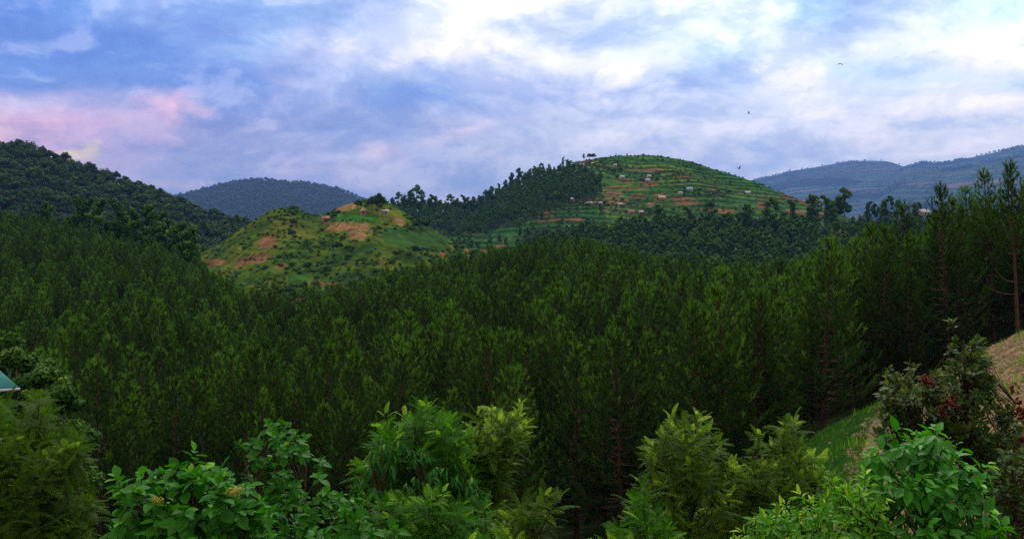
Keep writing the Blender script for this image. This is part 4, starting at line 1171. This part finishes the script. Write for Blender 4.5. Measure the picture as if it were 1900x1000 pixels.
clods('soil_clods', 5000, plain_mat('soil_clod', (.10, .065, .032), (.24, .165, .08), 3), .16, lambda p_, y, x: p_ > edge(p_, y) - 25)
clods('leaf_litter', 900, plain_mat('dead_leaf', (.16, .08, .05), (.34, .20, .12), 3), .10, lambda p_, y, x: p_ < edge(p_, y) + 5)
blades('weeds', 5000, (1480, 1900), (26, 58), lambda p_, y, x: vnoise(x * .5, y * .5, 63, 3) > .22, .42, M_LIME)
# juvenile conifers beside the brick house
JUV = [euc_meshes(600 + i, H=6.0, crown0=.12, wid=.20, n=7000, lean=.01, mat=M_EUC, size=.10) for i in range(3)]
for px_, ty, d, lab in ((18, 612, 62, 'tall rounded young tree over the brick house'), (30, 640, 55, 'young tree with a domed top over the teal roof'), (75, 672, 50, 'low broad young tree past the teal roof'), (118, 695, 44, 'bright young conical tree past the teal roof'), (52, 716, 40, 'small rounded young tree at the corner of the brick house'), (-5, 650, 58, 'young tree cut by the picture edge over the brick house'), (98, 660, 60, 'slim young tree between the pines and the brick house')):
    euc_at(px_, ty, d, None, lab, None, int(g.integers(0, 3)), JUV, 'tree', 'young_tree', 6.0)

# ================================================================== near shrubs
def leaf_base(kind):
    """one leaf (or pinnate frond) of unit length along +Y, facing +Z"""
    if kind == 'frond':
        v, t = [], []
        def quad(a, b, w_):
            a, b = np.array(a), np.array(b); d = b - a; s = np.array([-d[1], d[0], 0]); s = s / np.linalg.norm(s) * w_
            n = len(v); v.extend([a - s * .4, a + s * .4, a + d * .55 + s, a + d * .55 - s, b]); t.extend([(n, n + 1, n + 2), (n, n + 2, n + 3), (n + 3, n + 2, n + 4)])
        n = 12
        arch = lambda y: -.30 * y * y
        for i in range(n):
            y = .10 + .88 * i / (n - 1); l = .27 * math.sin(math.pi * min(1, .22 + .74 * y)) ** .7 * (1 if i < n - 1 else .8)
            for s in (-1, 1):
                quad((0, y, arch(y)), (s * l * .90, y + l * .42, arch(y) - .05 - .04 * (i % 2)), .026)
        for i in range(4):
            y0, y1 = i / 4, (i + 1) / 4; k = len(v)
            v.extend([(-.010, y0, arch(y0)), (.010, y0, arch(y0)), (.008, y1, arch(y1)), (-.008, y1, arch(y1))]); t.extend([(k, k + 1, k + 2), (k, k + 2, k + 3)])
        return np.array(v, float), np.array(t)
    prof = {'broad': (.36, .45, .16), 'long': (.26, .5, .20), 'narrow': (.17, .45, .25), 'small': (.30, .5, .12)}[kind]
    hw, pk, droop = prof[0], prof[1], prof[2]
    ys = [0, .18, .42, .68, .88, 1.0]; ws = [.02, .62, 1.0, .80, .36, .0]
    v, t = [], []
    for y, w_ in zip(ys, ws):
        zc = -droop * y * y
        v += [(-hw * w_, y, zc + .10 * w_), (0, y, zc), (hw * w_, y, zc + .10 * w_)]
    for i in range(len(ys) - 1):
        a = i * 3
        for k in (0, 1):
            t += [(a + k, a + k + 1, a + 4 + k), (a + k, a + 4 + k, a + 3 + k)]
    return np.array(v, float), np.array(t)


LEAFB = {k: leaf_base(k) for k in ('frond', 'broad', 'long', 'narrow', 'small')}
LEAF_ME = {}
def shrub(name, label, cat, poly, dr, n_sprig, kind, mat, size, per, group=None, base=None, part='leaf', indiv=240, up=.6, droop=0.0, whorl=.35, seed=1, extra=None, tip_bright=.35):
    g = np.random.default_rng(seed); r = random.Random(seed)
    pa = np.array(poly, float)
    x0, y0, x1, y1 = pa[:, 0].min(), pa[:, 1].min(), pa[:, 0].max(), pa[:, 1].max()
    dm = (dr[0] + dr[1]) / 2
    ctr = (x0 + x1) / 2 if base is None else base
    bx, by = (ctr - CX) / F * dm, dm
    bz = G(bx, by)
    e = empty(name, (bx, by, bz), label, cat, group)
    org = np.array([bx, by, bz])
    # sprig points inside the outline the plant fills, each with its own distance
    n_sprig = int(n_sprig * .95)
    tips = []
    while len(tips) < n_sprig:
        q = np.array([g.uniform(x0, x1), g.uniform(y0, y1 + 40)])
        if inpoly(np.array([q[0]]), np.array([min(q[1], y1 - 2)]), poly)[0]: tips.append(q)
    tips = np.array(tips)
    lo = g.random(len(tips)) < .16
    tips[lo, 1] -= g.uniform(4, 34, lo.sum()); tips[lo, 0] += g.normal(size=lo.sum()) * 12
    # the side of the plant nearest its outline is thinner than its middle
    ed = np.array([min(np.hypot(*(pa[i] + (pa[(i + 1) % len(pa)] - pa[i]) * np.clip(np.dot(t - pa[i], pa[(i + 1) % len(pa)] - pa[i]) / max(1e-6, np.dot(pa[(i + 1) % len(pa)] - pa[i], pa[(i + 1) % len(pa)] - pa[i])), 0, 1) - t)) for i in range(len(pa)) if not (pa[i][1] >= 995 and pa[(i + 1) % len(pa)][1] >= 995)) for t in tips])
    bulge = np.sqrt(np.clip(ed / (ed.max() + 1e-6), 0, 1))
    dd = dm + (g.random(len(tips)) * 2 - 1) * (dr[1] - dr[0]) / 2 * (.25 + .75 * bulge)
    T = np.stack([(tips[:, 0] - CX) / F * dd, dd, CZ + (HY - tips[:, 1]) / F * dd], 1)
    topz = T[:, 2].max()
    st = MB()
    ntr = 3 if (x1 - x0) > 120 else 1
    trunks = []
    for k in range(ntr):
        tx = bx + (k - (ntr - 1) / 2) * .25
        hx = ((x0 + (x1 - x0) * (k + .5) / ntr) - CX) / F * dm
        zs = T[np.abs(T[:, 0] - hx) < max(.12, (x1 - x0) / F * dm / ntr * .3), 2]
        hz_ = (zs.max() - .3 if len(zs) else CZ + (HY - y1) / F * dm)
        pts = []
        for s in range(7):
            f = s / 6
            pts.append(Vector((tx + (hx - tx) * f ** 1.5 + r.uniform(-.04, .04), by + r.uniform(-.05, .05), bz - .2 + (hz_ - bz + .2) * f)))
        st.tube(pts, [.045 * (1 - .13 * s) + .004 for s in range(7)], 5)
        trunks.append(pts)
    ax = np.zeros((len(T), 3))
    for i, p in enumerate(T):
        p = Vector(p)
        tk = min(trunks, key=lambda t: abs(t[-1].x - p.x))
        zt = p.z - max(.25, .7 * math.hypot(p.x - tk[3].x, p.y - tk[3].y)) - .2
        f = max(0.3, min(.96, (zt - tk[0].z) / (tk[-1].z - tk[0].z))) * 6
        j = min(5, int(f)); o = tk[j].lerp(tk[j + 1], f - j)
        mid = o.lerp(p, .55) + Vector((0, 0, -.06))
        if (p - o).length < 2.6: st.tube([o, mid, p], [.011, .008, .003], 3)
        out = Vector((p.x - tk[3].x, p.y - tk[3].y, 0))
        if out.length > .01: out.normalize()
        ax[i] = (Vector((0, 0, up)) + out * (1 - up) * .9 + Vector((g.normal() * .25, g.normal() * .25, g.normal() * .12))).normalized()
    # leaves spiral up each sprig
    L = len(T)
    f = (np.arange(per)[None] + g.random((L, per))) / per
    ang = np.arange(per)[None] * 2.4 + g.uniform(0, 6.28, (L, 1)) + g.normal(size=(L, per)) * .25
    helper_ = np.where(np.abs(ax[:, 2:3]) < .95, np.array([[0, 0, 1.0]]), np.array([[1.0, 0, 0]]))
    e1 = np.cross(ax, helper_); e1 /= np.linalg.norm(e1, axis=1, keepdims=True); e2 = np.cross(ax, e1)
    rad = np.cos(ang)[..., None] * e1[:, None] + np.sin(ang)[..., None] * e2[:, None]
    sl = size * whorl * per ** .5
    pos = T[:, None] - ax[:, None] * ((1 - f) * sl)[..., None] + rad * .01
    ld = rad * (1.0 - .75 * f[..., None] ** 2) + ax[:, None] * (.15 + 1.15 * f[..., None] ** 2) + np.array([0, 0, -droop]) + g.normal(size=rad.shape) * .13
    s_ = size * (1.1 - .45 * f ** 2) * g.uniform(.55, 1.25, f.shape)
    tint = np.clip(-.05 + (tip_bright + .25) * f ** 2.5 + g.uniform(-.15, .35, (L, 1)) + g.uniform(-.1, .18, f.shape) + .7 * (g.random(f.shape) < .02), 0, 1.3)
    pos, ld, s_, tint = pos.reshape(-1, 3), ld.reshape(-1, 3), s_.ravel(), tint.ravel()
    nh = ax.repeat(per, 0) * .6 + np.array([[0, 0, .8]]) + g.normal(size=ld.shape) * .18
    R = frames(ld, nh)
    bv, bt = LEAFB[kind]
    # the largest leaves turned to the viewer are single parts, the rest one mass
    near_ = np.argsort(pos[:, 1] - s_ * 6 - (pos[:, 2] - CZ) * .25)
    vis = [i for i in near_ if 0 < CX + F * pos[i, 0] / pos[i, 1] < 1900 and HY - (pos[i, 2] - CZ) / pos[i, 1] * F < 1000]
    ind = vis[:indiv]
    isin = np.zeros(len(pos), bool); isin[ind] = True
    key = (kind, mat.name)
    if key not in LEAF_ME:
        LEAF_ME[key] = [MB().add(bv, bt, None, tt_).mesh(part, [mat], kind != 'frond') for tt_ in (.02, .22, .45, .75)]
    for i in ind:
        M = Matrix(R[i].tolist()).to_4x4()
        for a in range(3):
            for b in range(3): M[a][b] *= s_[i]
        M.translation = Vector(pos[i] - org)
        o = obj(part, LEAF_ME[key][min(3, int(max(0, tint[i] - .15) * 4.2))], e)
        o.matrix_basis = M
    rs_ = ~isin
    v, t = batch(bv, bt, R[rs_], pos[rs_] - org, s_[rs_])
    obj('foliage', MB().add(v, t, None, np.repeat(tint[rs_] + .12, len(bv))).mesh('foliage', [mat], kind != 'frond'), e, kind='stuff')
    me = st.mesh('stems', [M_STEM])
    me.transform(Matrix.Translation(-Vector(org)))
    obj('stem', me, e)
    for (px_, py_, d, rw, mt, nm, cnt, sz) in (extra or []):
        c = np.array(P(px_, py_, d)) - org
        mb = MB(); gg = np.random.default_rng(int(px_))
        leafcloud(mb, (0, 0, 0), rw, cnt, sz, gg, .4, .3)
        obj(nm, mb.mesh(nm, [mt]), e, c)
    return e


B = 1012
shrub('wattle_shrub', 'olive feathery shrub filling the corner below the teal roof', 'shrub', [(-40, B), (-40, 760), (22, 782), (50, 765), (66, 735), (78, 722), (92, 762), (112, 812), (142, 800), (150, 850), (140, 890), (178, 905), (188, 940), (160, 975), (185, B)], (8.6, 10.8), 300, 'frond', M_OLIVE, .215, 12, None, 40, 'frond', 250, seed=1)
shrub('wattle_shrub', 'yellowish feathery shrub at the picture edge under the teal roof', 'shrub', [(-60, B), (-60, 730), (0, 742), (22, 760), (40, 800), (50, 900), (50, B)], (11.5, 12.6), 110, 'frond', M_WATTLE, .20, 12, None, 0, 'frond', 80, seed=2)
shrub('broadleaf_shrub', 'broad leaved shrub with two clusters of yellow blossom', 'shrub', [(205, B), (212, 950), (235, 885), (270, 868), (305, 872), (330, 862), (392, 848), (425, 880), (465, 900), (500, 930), (510, B)], (7.0, 8.6), 150, 'broad', M_BROAD, .135, 9, None, 360, 'leaf', 280, up=.55, droop=.35, seed=3,
      extra=[(436, 912, 7.25, (.075, .05, .045), M_YELLOW, 'flower_cluster', 150, .014), (292, 928, 7.2, (.05, .04, .035), M_YELLOW, 'flower_cluster', 90, .013)])
shrub('broadleaf_tree', 'taller broad leaved tree behind the yellow blossom shrub', 'tree', [(440, B), (448, 900), (462, 815), (492, 780), (530, 785), (565, 795), (590, 820), (602, 860), (640, 890), (668, 940), (690, B)], (8.8, 10.4), 150, 'broad', M_BROAD, .105, 10, None, 540, 'leaf', 280, up=.55, droop=.3, seed=4)
shrub('broadleaf_shrub', 'low bright shrub with layered pointed leaves at the bottom', 'shrub', [(555, 1040), (570, 990), (605, 968), (640, 945), (690, 955), (715, 972), (745, 990), (760, 1040)], (6.2, 7.0), 55, 'long', M_BROAD, .105, 9, None, 650, 'leaf', 250, up=.4, droop=.1, seed=5)
shrub('drooping_tree', 'tree with hanging glossy leaves inside the central feathery shrub', 'tree', [(640, B), (655, 880), (690, 820), (730, 800), (790, 830), (860, 850), (905, 890), (935, 960), (945, B)], (9.6, 10.8), 150, 'narrow', M_DROOP, .115, 10, None, 780, 'leaf', 250, up=.5, droop=1.3, seed=6, tip_bright=.15)
shrub('wattle_shrub', 'bright green feathery shrub with the highest tips in the middle', 'shrub', [(655, 880), (672, 838), (705, 800), (745, 780), (770, 765), (786, 742), (806, 764), (835, 772), (862, 788), (880, 830), (890, 880), (880, 930), (840, 900), (760, 880), (690, 900)], (10.2, 12.2), 160, 'frond', M_WATTLE, .21, 12, None, 780, 'frond', 250, seed=7, up=.7)
shrub('wattle_shrub', 'brownish feathery shrub beside the brightest green one', 'shrub', [(865, B), (860, 850), (868, 790), (895, 768), (920, 752), (948, 758), (975, 770), (978, 800), (950, 850), (930, 900), (935, 960), (965, B)], (10.6, 12.2), 140, 'frond', M_OLIVE, .20, 12, None, 910, 'frond', 200, seed=8, up=.7, tip_bright=.55)
shrub('wattle_shrub', 'dark feathery shrub low in the middle under the hanging leaves', 'shrub', [(660, B), (700, 930), (800, 900), (900, 930), (950, 970), (960, B)], (8.8, 9.8), 70, 'frond', M_WATTLE, .22, 12, None, 800, 'frond', 150, seed=18, up=.6)
shrub('wattle_shrub', 'dry fawn feathery shrub reaching out over the dark trunks', 'shrub', [(930, B), (945, 960), (965, 935), (1000, 922), (1042, 908), (1040, 935), (1010, 960), (985, 980), (975, B)], (8.6, 9.4), 28, 'frond', M_OLIVE, .22, 11, None, 950, 'frond', 200, seed=9, tip_bright=.7)
shrub('wattle_shrub', 'wide feathery shrub with many pale tips before the dark pines', 'shrub', [(1165, B), (1185, 930), (1197, 865), (1205, 822), (1235, 795), (1272, 765), (1308, 792), (1340, 812), (1350, 850), (1385, 880), (1400, 930), (1400, B)], (10.8, 13.2), 250, 'frond', M_OLIVE, .22, 12, None, 1280, 'frond', 250, seed=10, up=.7, tip_bright=.5)
shrub('wattle_shrub', 'narrow peaked feathery shrub beside the grassy strip', 'shrub', [(1375, B), (1385, 880), (1405, 822), (1440, 818), (1458, 800), (1470, 775), (1488, 800), (1498, 840), (1535, 850), (1540, 890), (1515, 930), (1490, B)], (11.2, 13.0), 150, 'frond', M_OLIVE, .22, 12, None, 1450, 'frond', 250, seed=11, up=.7, tip_bright=.45)
shrub('wattle_shrub', 'small pale feathery shrub beside the dark pine trunks', 'shrub', [(1130, B), (1145, 960), (1175, 915), (1195, 895), (1215, 930), (1240, 970), (1260, B)], (8.6, 9.6), 50, 'frond', M_WATTLE, .22, 12, None, 1190, 'frond', 200, seed=12, tip_bright=.6)
shrub('long_leaved_tree', 'bright tree with long drooping leaves before the bare bank', 'tree', [(1560, B), (1585, 940), (1600, 880), (1600, 840), (1640, 815), (1690, 806), (1720, 790), (1745, 778), (1758, 808), (1790, 835), (1825, 870), (1845, 905), (1865, 950), (1875, B)], (7.2, 9.0), 190, 'long', M_AVO, .145, 9, None, 1710, 'leaf', 290, up=.45, droop=.55, seed=13)
shrub('lime_shrub', 'lime green narrow leaved shrub along the bottom by the bright tree', 'shrub', [(1345, 1040), (1365, 970), (1420, 945), (1470, 925), (1520, 895), (1570, 885), (1610, 895), (1640, 950), (1650, 1040)], (6.6, 8.0), 190, 'narrow', M_LIME, .105, 10, None, 1500, 'leaf', 280, up=.55, droop=.15, seed=14)
shrub('red_tinged_shrub', 'dark small leaved shrub with crimson bracts against the bare bank', 'shrub', [(1632, 730), (1640, 700), (1665, 680), (1690, 692), (1720, 700), (1745, 680), (1755, 640), (1765, 622), (1785, 650), (1800, 640), (1820, 618), (1832, 650), (1840, 690), (1850, 740), (1900, 760), (1940, 740), (1940, B), (1860, 960), (1820, 870), (1770, 800), (1720, 770), (1670, 770)], (12.5, 15.0), 420, 'small', M_RUST, .125, 11, None, 1800, 'leaf', 250, up=.75, seed=15,
      extra=[(px_, py_, d_, (.02 + .05 * random.random() + .03, .06, .03 + .06 * random.random()), M_RED, 'bract_cluster', 14, .042)
             for px_, py_, d_ in [(1727 + random.gauss(0, 12), 706 + random.gauss(0, 5), 12.8) for _ in range(4)] + [(1885 + random.gauss(0, 14), 830 + random.gauss(0, 22), 12.6) for _ in range(6)]
             + [(1870 + random.gauss(0, 8), 925 + random.gauss(0, 20), 12.4) for _ in range(5)] + [(1760 + random.gauss(0, 18), 755 + random.gauss(0, 12), 12.8) for _ in range(6)] + [(1893 + random.gauss(0, 8), 745 + random.gauss(0, 12), 12.8) for _ in range(5)]])

shrub('red_tinged_shrub', 'lower dark shrub at the picture edge beneath the crimson bracts', 'shrub', [(1840, B), (1830, 900), (1850, 850), (1880, 830), (1940, 820), (1940, B)], (9.6, 11.0), 90, 'small', M_RUST, .105, 11, None, 1890, 'leaf', 150, up=.7, seed=25)
shrub('dark_shrub', 'thin dark shrub below the crimson bracts on the bare bank', 'shrub', [(1625, 830), (1632, 760), (1650, 730), (1690, 715), (1740, 725), (1790, 760), (1830, 800), (1840, 870), (1760, 860), (1690, 830)], (13.2, 15.0), 210, 'small', M_RUST, .12, 11, None, 1720, 'leaf', 150, up=.7, seed=26)

# ================================================================== birds
M_BIRD = plain_mat('dark_feathers', (.006, .006, .008), (.014, .013, .015), 20)
def bird(p, span, wing, rot, label):
    """one continuous body: head, tapered trunk and fanned tail, two bent wings grown from the shoulders"""
    mb = MB()
    s = span
    mb.tube([(0, -.26 * s, .01 * s), (0, -.21 * s, .015 * s), (0, -.15 * s, .01 * s), (0, -.05 * s, 0), (0, .08 * s, 0), (0, .20 * s, 0), (0, .34 * s, 0)],
            [.004 * s, .034 * s, .030 * s, .06 * s, .052 * s, .022 * s, .05 * s], 8)
    for sd in (-1, 1):
        a, b = wing
        p1 = (sd * .24 * s, -.03 * s, a * s); p2 = (sd * .5 * s, .07 * s, b * s)
        v = [(sd * .03 * s, -.09 * s, .01 * s), (sd * .03 * s, .09 * s, .01 * s), (p1[0], p1[1] - .08 * s, p1[2]), (p1[0], p1[1] + .13 * s, p1[2]), (p2[0], p2[1] - .02 * s, p2[2]), (p2[0] - sd * .04 * s, p2[1] + .10 * s, p2[2])]
        v += [(q[0], q[1], q[2] - .012 * s) for q in v]
        mb.add(v, None, [(0, 1, 3, 2), (2, 3, 5, 4), (6, 8, 9, 7), (8, 10, 11, 9), (0, 2, 8, 6), (2, 4, 10, 8), (1, 7, 9, 3), (3, 9, 11, 5), (4, 5, 11, 10)])
    o = obj('bird', mb.mesh('bird', [M_BIRD]), None, p)
    o.rotation_euler = rot
    return tag(o, label, 'bird')
bird(P(1559, 119, 120), .86, (.06, -.20), (.1, 0, .2), 'highest dark bird gliding with wings curved down')
bird(P(1390, 211, 120), .80, (.10, .20), (.3, .35, .9), 'middle dark bird flapping against pale cloud')
bird(P(1371, 313, 120), .90, (.14, .26), (.4, -.35, .7), 'lowest dark bird with raised wings just over the terraced hill')
